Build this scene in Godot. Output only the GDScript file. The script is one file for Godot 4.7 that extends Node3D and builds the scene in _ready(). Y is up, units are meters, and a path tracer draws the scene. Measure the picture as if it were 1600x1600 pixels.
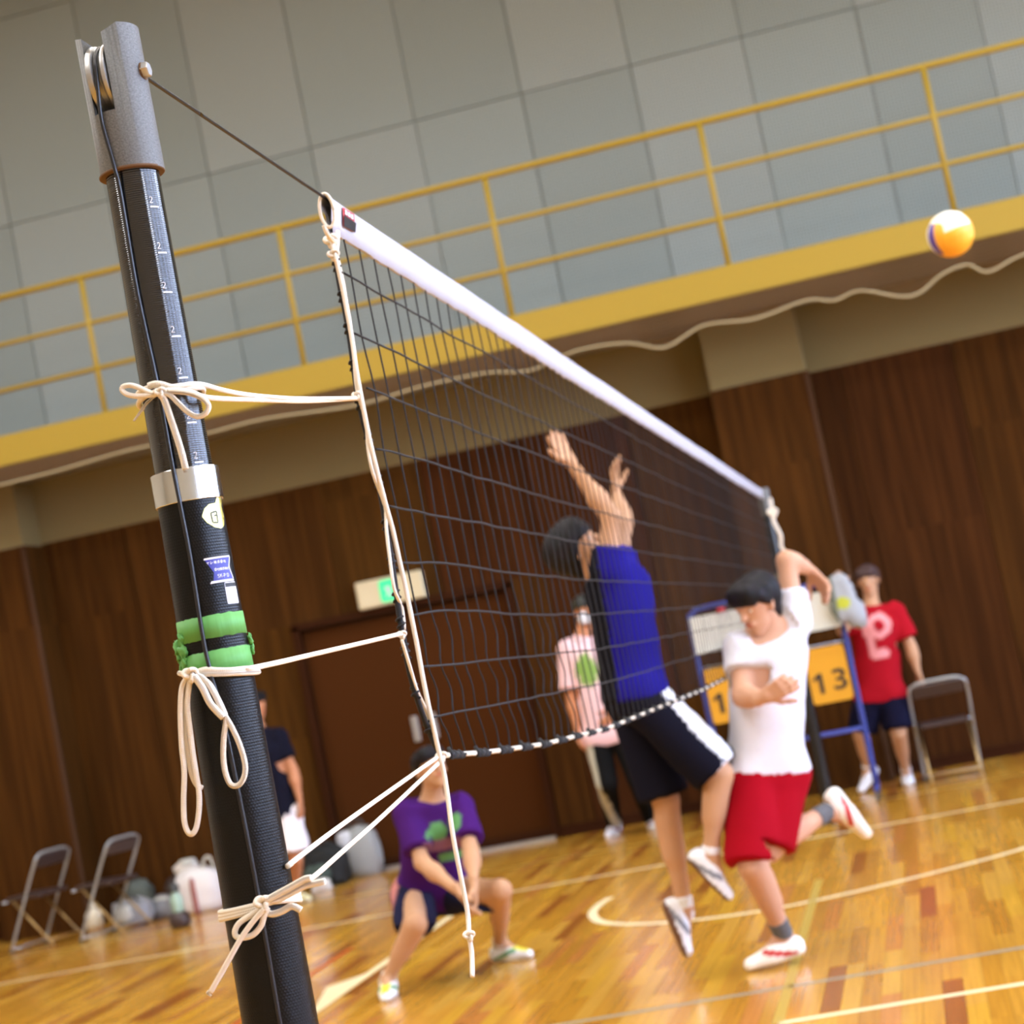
extends Node3D
# A gymnasium during a volleyball match, seen past the near net post.
# Camera solved from the photograph: net plane is x = 0, the wall behind the court is z = -14, y is up.

const FOCAL := 3077.7            # focal length in pixels of the 1600 x 1600 frame
const EYE := Vector3(0.8413, 1.4329, 2.3226)
var right_axis := Vector3.ZERO
var up_axis := Vector3.ZERO
var view_axis := Vector3.ZERO
var rng := RandomNumberGenerator.new()
var noise := FastNoiseLite.new()
var taken := {}
var M := {}

# ---------------------------------------------------------------- pixels to places
func ray(px: float, py: float) -> Vector3:
	return view_axis + right_axis * ((px - 800.0) / FOCAL) - up_axis * ((py - 800.0) / FOCAL)

func at_z(px: float, py: float, z: float) -> Vector3:          # where the pixel's ray meets the upright plane z
	var d := ray(px, py)
	return EYE + d * ((z - EYE.z) / d.z)

func at_net(px: float, py: float, x := 0.0) -> Vector3:        # where it meets the net plane
	var d := ray(px, py)
	return EYE + d * ((x - EYE.x) / d.x)

func on_floor(px: float, py: float, y := 0.0) -> Vector3:
	var d := ray(px, py)
	return EYE + d * ((y - EYE.y) / d.y)

# ---------------------------------------------------------------- naming and tagging
func numbered(called: String) -> String:
	if not taken.has(called):
		taken[called] = 0
		return called
	taken[called] += 1
	return "%s_%03d" % [called, taken[called]]

func tag(o: Node, label: String, category: String, group := "") -> Node:
	o.set_meta("label", label)
	o.set_meta("category", category)
	if group != "":
		o.set_meta("group", group)
	return o

func thing(called: String, label: String, category: String, where := Vector3.ZERO, turn := 0.0, group := "") -> Node3D:
	var o := Node3D.new()
	o.name = numbered(called)
	add_child(o)
	o.position = where
	o.rotation.y = turn
	tag(o, label, category, group)
	return o

func struct(called: String, mesh: Mesh, m: Material, where := Vector3.ZERO) -> MeshInstance3D:
	var o := MeshInstance3D.new()
	o.name = called
	o.mesh = mesh
	o.material_override = m
	add_child(o)
	o.position = where
	o.set_meta("kind", "structure")
	return o

func part(parent: Node, called: String, mesh: Mesh, m: Material, where := Vector3.ZERO, turn := Vector3.ZERO) -> MeshInstance3D:
	var o := MeshInstance3D.new()
	o.name = called
	o.mesh = mesh
	o.material_override = m
	parent.add_child(o, true)
	o.position = where
	o.rotation = turn
	return o

# ---------------------------------------------------------------- materials
func mat(called: String, c: Color, rough := 0.7, metal := 0.0) -> StandardMaterial3D:
	var m := StandardMaterial3D.new()
	m.resource_name = called
	m.albedo_color = c
	m.roughness = rough
	m.metallic = metal
	M[called] = m
	return m

func vmat(called: String, rough := 0.8, rim := 0.0) -> StandardMaterial3D:      # colour comes from the vertices
	var m := mat(called, Color.WHITE, rough)
	m.vertex_color_use_as_albedo = true
	m.cull_mode = BaseMaterial3D.CULL_DISABLED
	if rim > 0.0:
		m.rim_enabled = true
		m.rim = rim
	return m

func grain_image(w: int, h: int, seed_no: int, fx: float, fy: float, lo: float, hi: float, power := 1.0) -> Image:
	var n := FastNoiseLite.new()
	n.seed = seed_no
	n.frequency = 1.0
	n.fractal_octaves = 4
	var im := Image.create(w, h, false, Image.FORMAT_RGB8)
	for y in h:
		for x in w:
			var v := n.get_noise_2d(float(x) / w * fx, float(y) / h * fy) * 0.5 + 0.5
			v = lerpf(lo, hi, clampf(pow(clampf((v - 0.25) * 2.0, 0.0, 1.0), power), 0.0, 1.0))
			im.set_pixel(x, y, Color(v, v, v))
	im.generate_mipmaps()
	return im

# ---------------------------------------------------------------- shapes
func box(sx: float, sy: float, sz: float) -> BoxMesh:
	var b := BoxMesh.new()
	b.size = Vector3(sx, sy, sz)
	return b

func quad_add(st: SurfaceTool, a: Vector3, b: Vector3, c: Vector3, d: Vector3) -> void:
	for v in [a, b, c, a, c, d]:
		st.add_vertex(v)

func bevel_box(s: Vector3, b: float) -> ArrayMesh:               # a box with chamfered edges
	var st := SurfaceTool.new()
	st.begin(Mesh.PRIMITIVE_TRIANGLES)
	st.set_smooth_group(-1)
	var h := s / 2.0
	var i := h - Vector3(b, b, b)
	for ax in 3:
		var u := (ax + 1) % 3
		var v := (ax + 2) % 3
		for sg in [-1.0, 1.0]:
			var q: Array = []
			for e in [[-1, -1], [1, -1], [1, 1], [-1, 1]]:
				var p := Vector3.ZERO
				p[ax] = sg * h[ax]
				p[u] = e[0] * i[u]
				p[v] = e[1] * i[v]
				q.append(p)
			if sg > 0:
				q.reverse()
			quad_add(st, q[0], q[1], q[2], q[3])
	for ax in 3:                                                  # twelve edges along axis ax
		var u := (ax + 1) % 3
		var v := (ax + 2) % 3
		for su in [-1.0, 1.0]:
			for sv in [-1.0, 1.0]:
				var q: Array = []
				for e in [-1.0, 1.0]:
					var p := Vector3.ZERO
					p[ax] = e * i[ax]
					p[u] = su * h[u]
					p[v] = sv * i[v]
					var r := Vector3.ZERO
					r[ax] = e * i[ax]
					r[u] = su * i[u]
					r[v] = sv * h[v]
					q.append(p)
					q.append(r)
				if su * sv > 0:
					quad_add(st, q[0], q[2], q[3], q[1])
				else:
					quad_add(st, q[1], q[3], q[2], q[0])
	for sx in [-1.0, 1.0]:
		for sy in [-1.0, 1.0]:
			for sz in [-1.0, 1.0]:
				var a := Vector3(sx * h.x, sy * i.y, sz * i.z)
				var bb := Vector3(sx * i.x, sy * h.y, sz * i.z)
				var c := Vector3(sx * i.x, sy * i.y, sz * h.z)
				if sx * sy * sz > 0:
					for v in [a, c, bb]: st.add_vertex(v)
				else:
					for v in [a, bb, c]: st.add_vertex(v)
	st.generate_normals()
	return st.commit()

func smooth_path(pts: Array, steps: int, closed := false) -> PackedVector3Array:      # Catmull-Rom through the points
	var out := PackedVector3Array()
	var n := pts.size()
	var last := n if closed else n - 1
	for i in last:
		var a: Vector3 = pts[(i - 1 + n) % n] if closed or i > 0 else pts[0]
		var b: Vector3 = pts[i]
		var c: Vector3 = pts[(i + 1) % n]
		var d: Vector3 = pts[(i + 2) % n] if closed or i + 2 < n else pts[n - 1]
		for k in steps:
			out.append(b.cubic_interpolate(c, a, d, float(k) / steps))
	if not closed:
		out.append(pts[n - 1])
	return out

func tube_to(st: SurfaceTool, path: PackedVector3Array, radius: float, sides := 8, closed := false, radius_end := -1.0, ripple := 0.0, pitch := 0.02) -> void:
	var n := path.size()
	var t0 := (path[1] - path[0]).normalized()
	var side := t0.cross(Vector3.UP)
	if side.length() < 0.05:
		side = t0.cross(Vector3.RIGHT)
	side = side.normalized()
	var rings: Array = []
	var along := 0.0
	for i in n:
		var t := path[mini(i + 1, n - 1)] - path[maxi(i - 1, 0)]
		if closed:
			t = path[(i + 1) % n] - path[(i - 1 + n) % n]
		t = t.normalized() if t.length() > 1e-9 else t0
		side = (side - t * side.dot(t)).normalized()
		var up := t.cross(side)
		if i > 0:
			along += path[i].distance_to(path[i - 1])
		var r := radius if radius_end < 0.0 else lerpf(radius, radius_end, float(i) / (n - 1))
		var ring: Array = []
		for k in sides:
			var a := TAU * k / sides
			var rr := r * (1.0 + ripple * cos(3.0 * a - TAU * along / pitch))
			ring.append([path[i] + (side * cos(a) + up * sin(a)) * rr, Vector2(float(k) / sides, along / 0.05)])
		rings.append(ring)
	var m := n if closed else n - 1
	for i in m:
		var r0: Array = rings[i]
		var r1: Array = rings[(i + 1) % n]
		for k in sides:
			var k1 := (k + 1) % sides
			for v in [r0[k], r0[k1], r1[k1], r0[k], r1[k1], r1[k]]:
				st.set_uv(v[1])
				st.add_vertex(v[0])
	if not closed:
		for e in [0, n - 1]:
			var ring: Array = rings[e]
			for k in sides:
				var tri := [path[e], ring[k][0], ring[(k + 1) % sides][0]]
				if e == 0:
					tri = [path[e], ring[(k + 1) % sides][0], ring[k][0]]
				for v in tri:
					st.set_uv(Vector2.ZERO)
					st.add_vertex(v)

func begin() -> SurfaceTool:
	var st := SurfaceTool.new()
	st.begin(Mesh.PRIMITIVE_TRIANGLES)
	st.set_smooth_group(0)
	return st

func done(st: SurfaceTool) -> ArrayMesh:
	st.index()
	st.generate_normals()
	return st.commit()

func tube(pts: Array, radius: float, sides := 8, steps := 6, closed := false, radius_end := -1.0) -> ArrayMesh:
	var st := begin()
	tube_to(st, smooth_path(pts, steps, closed), radius, sides, closed, radius_end)
	return done(st)

func bar(a: Vector3, b: Vector3, radius: float, sides := 10) -> ArrayMesh:
	var st := begin()
	tube_to(st, PackedVector3Array([a, b]), radius, sides)
	return done(st)

func lathe(profile: Array, sides := 40, axis_lean := 0.0) -> ArrayMesh:       # profile of (radius, height), turned about y
	var st := SurfaceTool.new()
	st.begin(Mesh.PRIMITIVE_TRIANGLES)
	var rows: Array = []
	for j in profile.size():
		var p: Vector2 = profile[j]
		var row: Array = []
		for k in sides + 1:
			var a := TAU * k / sides
			row.append([Vector3(sin(a) * p.x + axis_lean * p.y, p.y, cos(a) * p.x), Vector2(float(k) / sides, p.y)])
		rows.append(row)
	for j in profile.size() - 1:
		var sharp: bool = absf(profile[j].y - profile[j + 1].y) < absf(profile[j].x - profile[j + 1].x)
		st.set_smooth_group(j + 1 if sharp else 0)
		for k in sides:
			var a: Array = rows[j][k]
			var b: Array = rows[j][k + 1]
			var c: Array = rows[j + 1][k + 1]
			var d: Array = rows[j + 1][k]
			for v in [a, d, c, a, c, b]:
				st.set_uv(v[1])
				st.add_vertex(v[0])
	st.generate_normals()
	return st.commit()

func slab_xy(pts: Array, depth: float) -> ArrayMesh:                    # outline in x, y given thickness along z
	var flat := PackedVector2Array(pts)
	var tris := Geometry2D.triangulate_polygon(flat)
	var st := SurfaceTool.new()
	st.begin(Mesh.PRIMITIVE_TRIANGLES)
	st.set_smooth_group(-1)
	for f in [1.0, -1.0]:
		for i in range(0, tris.size(), 3):
			var ids := [tris[i], tris[i + 1], tris[i + 2]]
			var a: Vector2 = flat[ids[0]]
			var b: Vector2 = flat[ids[1]]
			var c: Vector2 = flat[ids[2]]
			var ccw := (b - a).cross(c - a) > 0.0
			if (f > 0.0) == ccw:
				ids = [ids[0], ids[2], ids[1]]
			for id in ids:
				st.add_vertex(Vector3(flat[id].x, flat[id].y, f * depth / 2.0))
	var area := 0.0
	for i in flat.size():
		area += flat[i].cross(flat[(i + 1) % flat.size()])
	for i in flat.size():
		var a := flat[i]
		var b := flat[(i + 1) % flat.size()]
		var q := [Vector3(a.x, a.y, depth / 2), Vector3(a.x, a.y, -depth / 2), Vector3(b.x, b.y, -depth / 2), Vector3(b.x, b.y, depth / 2)]
		if area < 0.0:
			q.reverse()
		quad_add(st, q[3], q[2], q[1], q[0])
	st.generate_normals()
	return st.commit()

func round_rect(w: float, h: float, r: float, n := 5) -> Array:
	var out: Array = []
	for c in [[1, 1, 0.0], [-1, 1, 0.25], [-1, -1, 0.5], [1, -1, 0.75]]:
		for k in n + 1:
			var a: float = TAU * (c[2] + 0.25 * k / n)
			out.append(Vector2(c[0] * (w / 2 - r) + cos(a) * r, c[1] * (h / 2 - r) + sin(a) * r))
	return out

# ---------------------------------------------------------------- figures: smooth unions of tapered capsules, meshed as surface nets
class Buf:
	var v := PackedVector3Array()
	var n := PackedVector3Array()
	var c := PackedColorArray()
	var i := PackedInt32Array()
	func mesh() -> ArrayMesh:
		var a := []
		a.resize(Mesh.ARRAY_MAX)
		a[Mesh.ARRAY_VERTEX] = v
		a[Mesh.ARRAY_NORMAL] = n
		a[Mesh.ARRAY_COLOR] = c
		a[Mesh.ARRAY_INDEX] = i
		var m := ArrayMesh.new()
		m.add_surface_from_arrays(Mesh.PRIMITIVE_TRIANGLES, a)
		return m

class Field:
	var o: Vector3
	var h: float
	var k: float
	var nx: int
	var ny: int
	var nz: int
	var s := PackedFloat32Array()

	func _init(pts: Array, pad: float, cell: float, blend: float) -> void:
		var lo: Vector3 = pts[0]
		var hi: Vector3 = pts[0]
		for p in pts:
			lo = lo.min(p)
			hi = hi.max(p)
		h = cell
		k = blend
		o = lo - Vector3.ONE * (pad + 2.0 * cell)
		var e := (hi - lo) + Vector3.ONE * 2.0 * (pad + 2.0 * cell)
		nx = int(e.x / cell) + 2
		ny = int(e.y / cell) + 2
		nz = int(e.z / cell) + 2
		s.resize(nx * ny * nz)

	func cap(a: Vector3, b: Vector3, ra: float, rb: float, flat := Vector3.ZERO, f := 1.0) -> void:
		var reach := maxf(ra, rb) + 3.2 * k
		var lo := (a.min(b) - Vector3.ONE * reach - o) / h
		var hi := (a.max(b) + Vector3.ONE * reach - o) / h
		var x0 := maxi(0, int(lo.x))
		var y0 := maxi(0, int(lo.y))
		var z0 := maxi(0, int(lo.z))
		var x1 := mini(nx - 1, int(hi.x) + 1)
		var y1 := mini(ny - 1, int(hi.y) + 1)
		var z1 := mini(nz - 1, int(hi.z) + 1)
		var ab := b - a
		var l2 := maxf(ab.length_squared(), 1e-9)
		var dr := rb - ra
		var squash := f != 1.0
		var g := 1.0 / f - 1.0
		var lim := 3.2 * k
		for z in range(z0, z1 + 1):
			for y in range(y0, y1 + 1):
				var at := (z * ny + y) * nx + x0
				var q := o + Vector3(x0, y, z) * h - a
				for x in range(x0, x1 + 1):
					var w := q
					if squash:
						w += flat * (q.dot(flat) * g)
					var t := clampf(w.dot(ab) / l2, 0.0, 1.0)
					var d := (w - ab * t).length() - ra - dr * t
					if d < lim:
						s[at] += exp(-d / k)
					at += 1
					q.x += h

	func cut(p0: Vector3, n: Vector3) -> void:           # takes away what lies beyond the plane
		for z in nz:
			for y in ny:
				var at := (z * ny + y) * nx
				for x in nx:
					if s[at] > 0.0:
						var d := (o + Vector3(x, y, z) * h - p0).dot(n)
						if d > -4.0 * k:
							s[at] = minf(s[at], exp(-d / k))
					at += 1

	func cut_near(p0: Vector3, n: Vector3, reach: float) -> void:     # the same, only near p0
		for z in nz:
			for y in ny:
				var at := (z * ny + y) * nx
				for x in nx:
					if s[at] > 0.0:
						var w := o + Vector3(x, y, z) * h - p0
						if w.length() < reach:
							s[at] = minf(s[at], exp(-w.dot(n) / k))
					at += 1

	func emit(buf: Buf, paint: Callable, ruffle := 0.0, nz_gen: FastNoiseLite = null) -> void:
		var ids := PackedInt32Array()
		ids.resize(s.size())
		ids.fill(-1)
		var sy := nx
		var sz := nx * ny
		var base := buf.v.size()
		for z in nz - 1:
			for y in ny - 1:
				var at := (z * ny + y) * nx
				for x in nx - 1:
					var a0 := s[at]
					var a1 := s[at + 1]
					var a2 := s[at + sy]
					var a3 := s[at + sy + 1]
					var a4 := s[at + sz]
					var a5 := s[at + sz + 1]
					var a6 := s[at + sz + sy]
					var a7 := s[at + sz + sy + 1]
					var lo := minf(minf(minf(a0, a1), minf(a2, a3)), minf(minf(a4, a5), minf(a6, a7)))
					var hi := maxf(maxf(maxf(a0, a1), maxf(a2, a3)), maxf(maxf(a4, a5), maxf(a6, a7)))
					if lo < 1.0 and hi >= 1.0:
						var f := [log(maxf(a0, 0.01)), log(maxf(a1, 0.01)), log(maxf(a2, 0.01)), log(maxf(a3, 0.01)), log(maxf(a4, 0.01)), log(maxf(a5, 0.01)), log(maxf(a6, 0.01)), log(maxf(a7, 0.01))]
						var sum := Vector3.ZERO
						var cnt := 0
						for e in EDGES:
							var fa: float = f[e[0]]
							var fb: float = f[e[1]]
							if (fa < 0.0) != (fb < 0.0):
								var t := fa / (fa - fb)
								sum += CORNERS[e[0]].lerp(CORNERS[e[1]], t)
								cnt += 1
						var nrm := -Vector3(f[1] + f[3] + f[5] + f[7] - f[0] - f[2] - f[4] - f[6], f[2] + f[3] + f[6] + f[7] - f[0] - f[1] - f[4] - f[5], f[4] + f[5] + f[6] + f[7] - f[0] - f[1] - f[2] - f[3])
						nrm = nrm.normalized()
						var p := o + (Vector3(x, y, z) + sum / maxi(cnt, 1)) * h
						if ruffle > 0.0:
							p += nrm * ruffle * (0.4 + 0.6 * nz_gen.get_noise_3d(p.x * 9.0, p.y * 5.0, p.z * 9.0))
						ids[at] = buf.v.size()
						buf.v.append(p)
						buf.n.append(nrm)
						buf.c.append(paint.call(p, nrm))
					at += 1
		if buf.v.size() == base:
			return
		for z in range(1, nz - 1):
			for y in range(1, ny - 1):
				var at := (z * ny + y) * nx + 1
				for x in range(1, nx - 1):
					if ids[at] >= 0:
						var inside := s[at] >= 1.0
						if inside != (s[at + 1] >= 1.0):
							quad(buf, ids[at], ids[at - sy], ids[at - sy - sz], ids[at - sz], inside)
						if inside != (s[at + sy] >= 1.0):
							quad(buf, ids[at], ids[at - sz], ids[at - sz - 1], ids[at - 1], inside)
						if inside != (s[at + sz] >= 1.0):
							quad(buf, ids[at], ids[at - 1], ids[at - 1 - sy], ids[at - sy], inside)
					at += 1

	func quad(buf: Buf, a: int, b: int, c: int, d: int, flip: bool) -> void:
		if a < 0 or b < 0 or c < 0 or d < 0:
			return
		if flip:
			buf.i.append_array(PackedInt32Array([a, d, c, a, c, b]))
		else:
			buf.i.append_array(PackedInt32Array([a, b, c, a, c, d]))

	const CORNERS := [Vector3(0, 0, 0), Vector3(1, 0, 0), Vector3(0, 1, 0), Vector3(1, 1, 0), Vector3(0, 0, 1), Vector3(1, 0, 1), Vector3(0, 1, 1), Vector3(1, 1, 1)]
	const EDGES := [[0, 1], [2, 3], [4, 5], [6, 7], [0, 2], [1, 3], [4, 6], [5, 7], [0, 4], [1, 5], [2, 6], [3, 7]]

func lin(r: float, g: float, b: float) -> Color:                 # 0-255 sRGB to a linear vertex colour
	return Color(r / 255.0, g / 255.0, b / 255.0).srgb_to_linear()

func plain(c: Color) -> Callable:
	return func(_p, _n): return c

func hand(buf: Buf, wr: Vector3, dir: Vector3, palm: Vector3, thumb_side: float, curl: float, k: float, skin: Color, cell := 0.005) -> void:
	dir = dir.normalized()
	palm = (palm - dir * palm.dot(dir)).normalized()
	var t := dir.cross(palm).normalized() * thumb_side            # towards the thumb
	var f := Field.new([wr, wr + dir * 0.19 * k, wr + dir * 0.08 * k + t * 0.09 * k, wr + dir * 0.08 * k - t * 0.05 * k, wr + palm * 0.07 * k + dir * 0.1 * k], 0.045 * k, cell, 0.0035)
	var lens := [0.068, 0.078, 0.072, 0.055]
	f.cap(wr - dir * 0.03 * k, wr + dir * 0.02 * k, 0.026 * k, 0.026 * k, palm, 0.8)
	for i in 4:
		var off := t * (0.028 - 0.019 * i) * k
		var knuckle := wr + dir * (0.094 - 0.004 * absf(i - 1.0)) * k + off
		f.cap(wr + dir * 0.012 * k + off * 0.6, knuckle, 0.014 * k, 0.0115 * k)
		var p := knuckle
		var fd := (dir + t * (0.10 - 0.07 * i)).normalized()
		var ang := curl * (0.8 + 0.15 * i)
		for sgm in 3:
			fd = fd.rotated(dir.cross(palm).normalized(), ang * (0.7 if sgm == 0 else 1.0))
			var q: Vector3 = p + fd * lens[i] * k * [0.45, 0.31, 0.24][sgm]
			f.cap(p, q, (0.0098 - 0.0008 * sgm) * k, (0.0090 - 0.0008 * sgm) * k)
			p = q
	var tb := wr + dir * 0.024 * k + t * 0.022 * k
	var td := (dir * 0.75 + t * 0.72 + palm * 0.25 * (1.0 + curl)).normalized()
	f.cap(tb - t * 0.012 * k, tb + td * 0.045 * k, 0.0165 * k, 0.012 * k)
	var tk := tb + td * 0.045 * k
	var te := (td + dir * 0.35 + palm * curl * 0.5).normalized()
	f.cap(tk, tk + te * 0.034 * k, 0.0112 * k, 0.0098 * k)
	f.cap(tk + te * 0.034 * k, tk + te * 0.058 * k, 0.0098 * k, 0.0085 * k)
	f.emit(buf, plain(skin))

# A figure from joints in world space. d holds joints, colours and what each is wearing.
func make_person(d: Dictionary) -> Node3D:
	var k: float = d.get("k", 1.0)
	var cell: float = d.get("cell", 0.016)
	var hip: Vector3 = (d.hip_a + d.hip_b) / 2.0
	var origin := Vector3(hip.x, d.get("ground", 0.0), hip.z)
	var root := thing("person", d.label, "person", origin)
	var g := {}
	for key in d:
		g[key] = d[key] - origin if d[key] is Vector3 and not key.begins_with("dir_") else d[key]
	hip -= origin
	var skin: Color = d.skin
	var chest: Vector3 = (g.sh_a + g.sh_b) / 2.0
	var across: Vector3 = (g.sh_b - g.sh_a).normalized()
	var spine := (chest - hip).normalized()
	var fwd: Vector3 = d.dir_chest.normalized()
	var hc: Vector3 = g.head
	var u: Vector3 = d.dir_head_up.normalized()
	var f: Vector3 = (d.dir_face - u * d.dir_face.dot(u)).normalized()
	var r := f.cross(u).normalized()
	var neck: Vector3 = g.neck
	# --- body, one continuous surface
	var buf := Buf.new()
	var joints := [hc, neck, g.sh_a, g.sh_b, g.el_a, g.el_b, g.wr_a, g.wr_b, g.hip_a, g.hip_b, g.kn_a, g.kn_b, g.an_a, g.an_b]
	var b := Field.new(joints, 0.13 * k, cell, 0.012)
	torso_caps(b, g, chest, hip, spine, across, fwd, k, 0.0)
	b.cap(chest + spine * 0.02 * k, neck, 0.062 * k, 0.055 * k)
	b.cap(neck, hc - u * 0.05 * k - f * 0.015 * k, 0.055 * k, 0.052 * k)
	b.cap(hc - f * 0.01 * k + u * 0.02 * k, hc + f * 0.01 * k - u * 0.02 * k, 0.06 * k, 0.05 * k)
	for e in ["a", "b"]:
		var sh: Vector3 = g["sh_" + e]
		var el: Vector3 = g["el_" + e]
		var wr: Vector3 = g["wr_" + e]
		b.cap(sh, el, 0.050 * k, 0.038 * k)
		b.cap(el, el.lerp(wr, 0.35), 0.038 * k, 0.040 * k)
		b.cap(el.lerp(wr, 0.3), wr, 0.040 * k, 0.025 * k)
		var hp: Vector3 = g["hip_" + e]
		var kn: Vector3 = g["kn_" + e]
		var an: Vector3 = g["an_" + e]
		b.cap(hp, kn, 0.086 * k, 0.056 * k)
		var back: Vector3 = -d["dir_knee_" + e].normalized()
		b.cap(kn, an, 0.054 * k, 0.034 * k)
		b.cap(kn.lerp(an, 0.18) + back * 0.014 * k, kn.lerp(an, 0.5) + back * 0.01 * k, 0.050 * k, 0.044 * k)
		var fd: Vector3 = d["dir_foot_" + e].normalized()
		var sn: Vector3 = d["dir_instep_" + e]
		sn = (sn - fd * sn.dot(fd)).normalized()
		b.cap(an, an + fd * 0.10 * k - sn * 0.045 * k, 0.034 * k, 0.026 * k)
	b.emit(buf, plain(skin))
	for e in ["a", "b"]:
		var wr: Vector3 = g["wr_" + e]
		hand(buf, wr, d["dir_hand_" + e], d["dir_palm_" + e], d["thumb_" + e], d.get("curl_" + e, 0.35), k, skin, d.get("hand_cell", 0.005))
	# head, with a face
	var hf := Field.new([hc + u * 0.12 * k, hc - u * 0.14 * k, hc + f * 0.12 * k, hc - f * 0.11 * k, hc + r * 0.1 * k, hc - r * 0.1 * k], 0.05, d.get("head_cell", 0.007), 0.007)
	hf.cap(hc + u * 0.03 * k - f * 0.025 * k, hc + u * 0.03 * k + f * 0.02 * k, 0.083 * k, 0.078 * k, r, 0.9)
	hf.cap(hc + f * 0.026 * k + u * 0.01 * k, hc + f * 0.032 * k - u * 0.05 * k, 0.066 * k, 0.050 * k, r, 0.95)
	hf.cap(hc + f * 0.02 * k - u * 0.06 * k, hc + f * 0.052 * k - u * 0.088 * k, 0.046 * k, 0.028 * k)
	hf.cap(hc + f * 0.090 * k + u * 0.012 * k, hc + f * 0.105 * k - u * 0.024 * k, 0.007 * k, 0.012 * k)
	hf.cap(hc + f * 0.084 * k - u * 0.055 * k - r * 0.018 * k, hc + f * 0.084 * k - u * 0.055 * k + r * 0.018 * k, 0.008 * k, 0.008 * k)
	for sg in [-1.0, 1.0]:
		hf.cap(hc + r * sg * 0.044 * k + f * 0.074 * k + u * 0.03 * k, hc + r * sg * 0.016 * k + f * 0.082 * k + u * 0.028 * k, 0.011 * k, 0.011 * k)
		hf.cap(hc + r * sg * 0.078 * k + u * 0.014 * k - f * 0.004 * k, hc + r * sg * 0.077 * k - u * 0.022 * k + f * 0.002 * k, 0.013 * k, 0.010 * k, r, 0.7)
	var lips := hc + f * 0.09 * k - u * 0.055 * k
	var lip_color := Color(skin.r * 0.85, skin.g * 0.5, skin.b * 0.5)
	var hair_color: Color = d.hair
	hf.emit(buf, func(p, _n):
		if (p - lips).length() < 0.02 * k and absf((p - lips).dot(u)) < 0.009 * k:
			return lip_color
		var w: Vector3 = p - hc
		var side := absf(w.dot(r))
		var brow_y := w.dot(u) - 0.034 * k
		if absf(brow_y) < 0.006 * k and side > 0.014 * k and side < 0.05 * k and w.dot(f) > 0.05 * k:
			return hair_color
		return skin)
	part(root, "body", buf.mesh(), M.skin)
	for sg in [-1.0, 1.0]:
		var ball := SphereMesh.new()
		ball.radius = 0.0125 * k
		ball.height = 0.025 * k
		ball.radial_segments = 12
		ball.rings = 6
		var eye := part(root, "eye", ball, M.eye_white, hc + r * sg * 0.031 * k + f * 0.0785 * k + u * 0.008 * k)
		var dot := SphereMesh.new()
		dot.radius = 0.0065 * k
		dot.height = 0.013 * k
		dot.radial_segments = 10
		dot.rings = 5
		part(eye, "iris", dot, M.iris, f * 0.0075 * k)
	# hair
	var hb := Buf.new()
	var ha := Field.new([hc + u * 0.13 * k, hc - u * 0.08 * k, hc + f * 0.1 * k, hc - f * 0.12 * k, hc + r * 0.1 * k, hc - r * 0.1 * k], 0.07, d.get("head_cell", 0.007) * 1.15, 0.007)
	var puff: float = d.get("puff", 0.0)
	ha.cap(hc + u * (0.036 + puff * 0.5) * k - f * 0.03 * k, hc + u * (0.036 + puff * 0.5) * k + f * 0.02 * k, (0.090 + puff) * k, (0.086 + puff) * k, r, 0.92)
	ha.cap(hc - f * 0.045 * k, hc - f * 0.055 * k - u * 0.045 * k, 0.062 * k, 0.045 * k, r, 1.15)
	for sg in [-1.0, 1.0]:
		ha.cap(hc + r * sg * 0.068 * k + u * 0.06 * k, hc + r * sg * 0.076 * k + u * 0.012 * k + f * 0.016 * k, 0.024 * k, 0.008 * k)
	ha.cut(hc + f * 0.045 * k + u * 0.04 * k, (f * 0.75 - u * 0.66).normalized())
	ha.cap(hc + f * 0.068 * k + u * 0.070 * k - r * 0.035 * k, hc + f * 0.068 * k + u * 0.070 * k + r * 0.035 * k, 0.031 * k, 0.031 * k)
	ha.cap(hc + f * 0.076 * k + u * 0.055 * k - r * 0.036 * k, hc + f * 0.076 * k + u * 0.055 * k + r * 0.036 * k, 0.026 * k, 0.026 * k)
	for sg in [-1.0, 1.0]:
		ha.cap(hc + f * 0.045 * k + u * 0.055 * k + r * sg * 0.06 * k, hc + f * 0.03 * k + u * 0.03 * k + r * sg * 0.07 * k, 0.026 * k, 0.014 * k)
	for i in 6:
		var x := -0.05 + 0.02 * i
		ha.cap(hc + f * 0.078 * k + u * 0.08 * k + r * x * 0.9 * k, hc + f * (0.094 - absf(x) * 0.4) * k + u * (0.034 + 0.006 * (i % 2)) * k + r * x * 1.1 * k, 0.017 * k, 0.010 * k)
	ha.emit(hb, func(p, _n):
		var v: float = noise.get_noise_3d(p.x * 60.0, p.y * 20.0, p.z * 60.0) * 0.25
		return Color(hair_color.r * (1.0 + v), hair_color.g * (1.0 + v), hair_color.b * (1.0 + v)), 0.006 + puff * 0.4, noise)
	part(root, "hair", hb.mesh(), M.hair)
	# shirt
	var sb := Buf.new()
	var hem: Vector3 = hip.lerp(chest, d.get("hem", -0.02))
	var frac: float = d.get("sleeve", 0.6)
	var tip_a: Vector3 = g.sh_a.lerp(g.el_a, frac)
	var tip_b: Vector3 = g.sh_b.lerp(g.el_b, frac)
	var sf := Field.new([g.sh_a, g.sh_b, tip_a, tip_b, g.hip_a, g.hip_b, neck, hem - spine * 0.04], 0.15 * k, cell, 0.010)
	torso_caps(sf, g, chest, hip, spine, across, fwd, k, d.get("loose", 0.016))
	sf.cap(chest + spine * 0.01 * k, neck, 0.075 * k, 0.07 * k)
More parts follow.
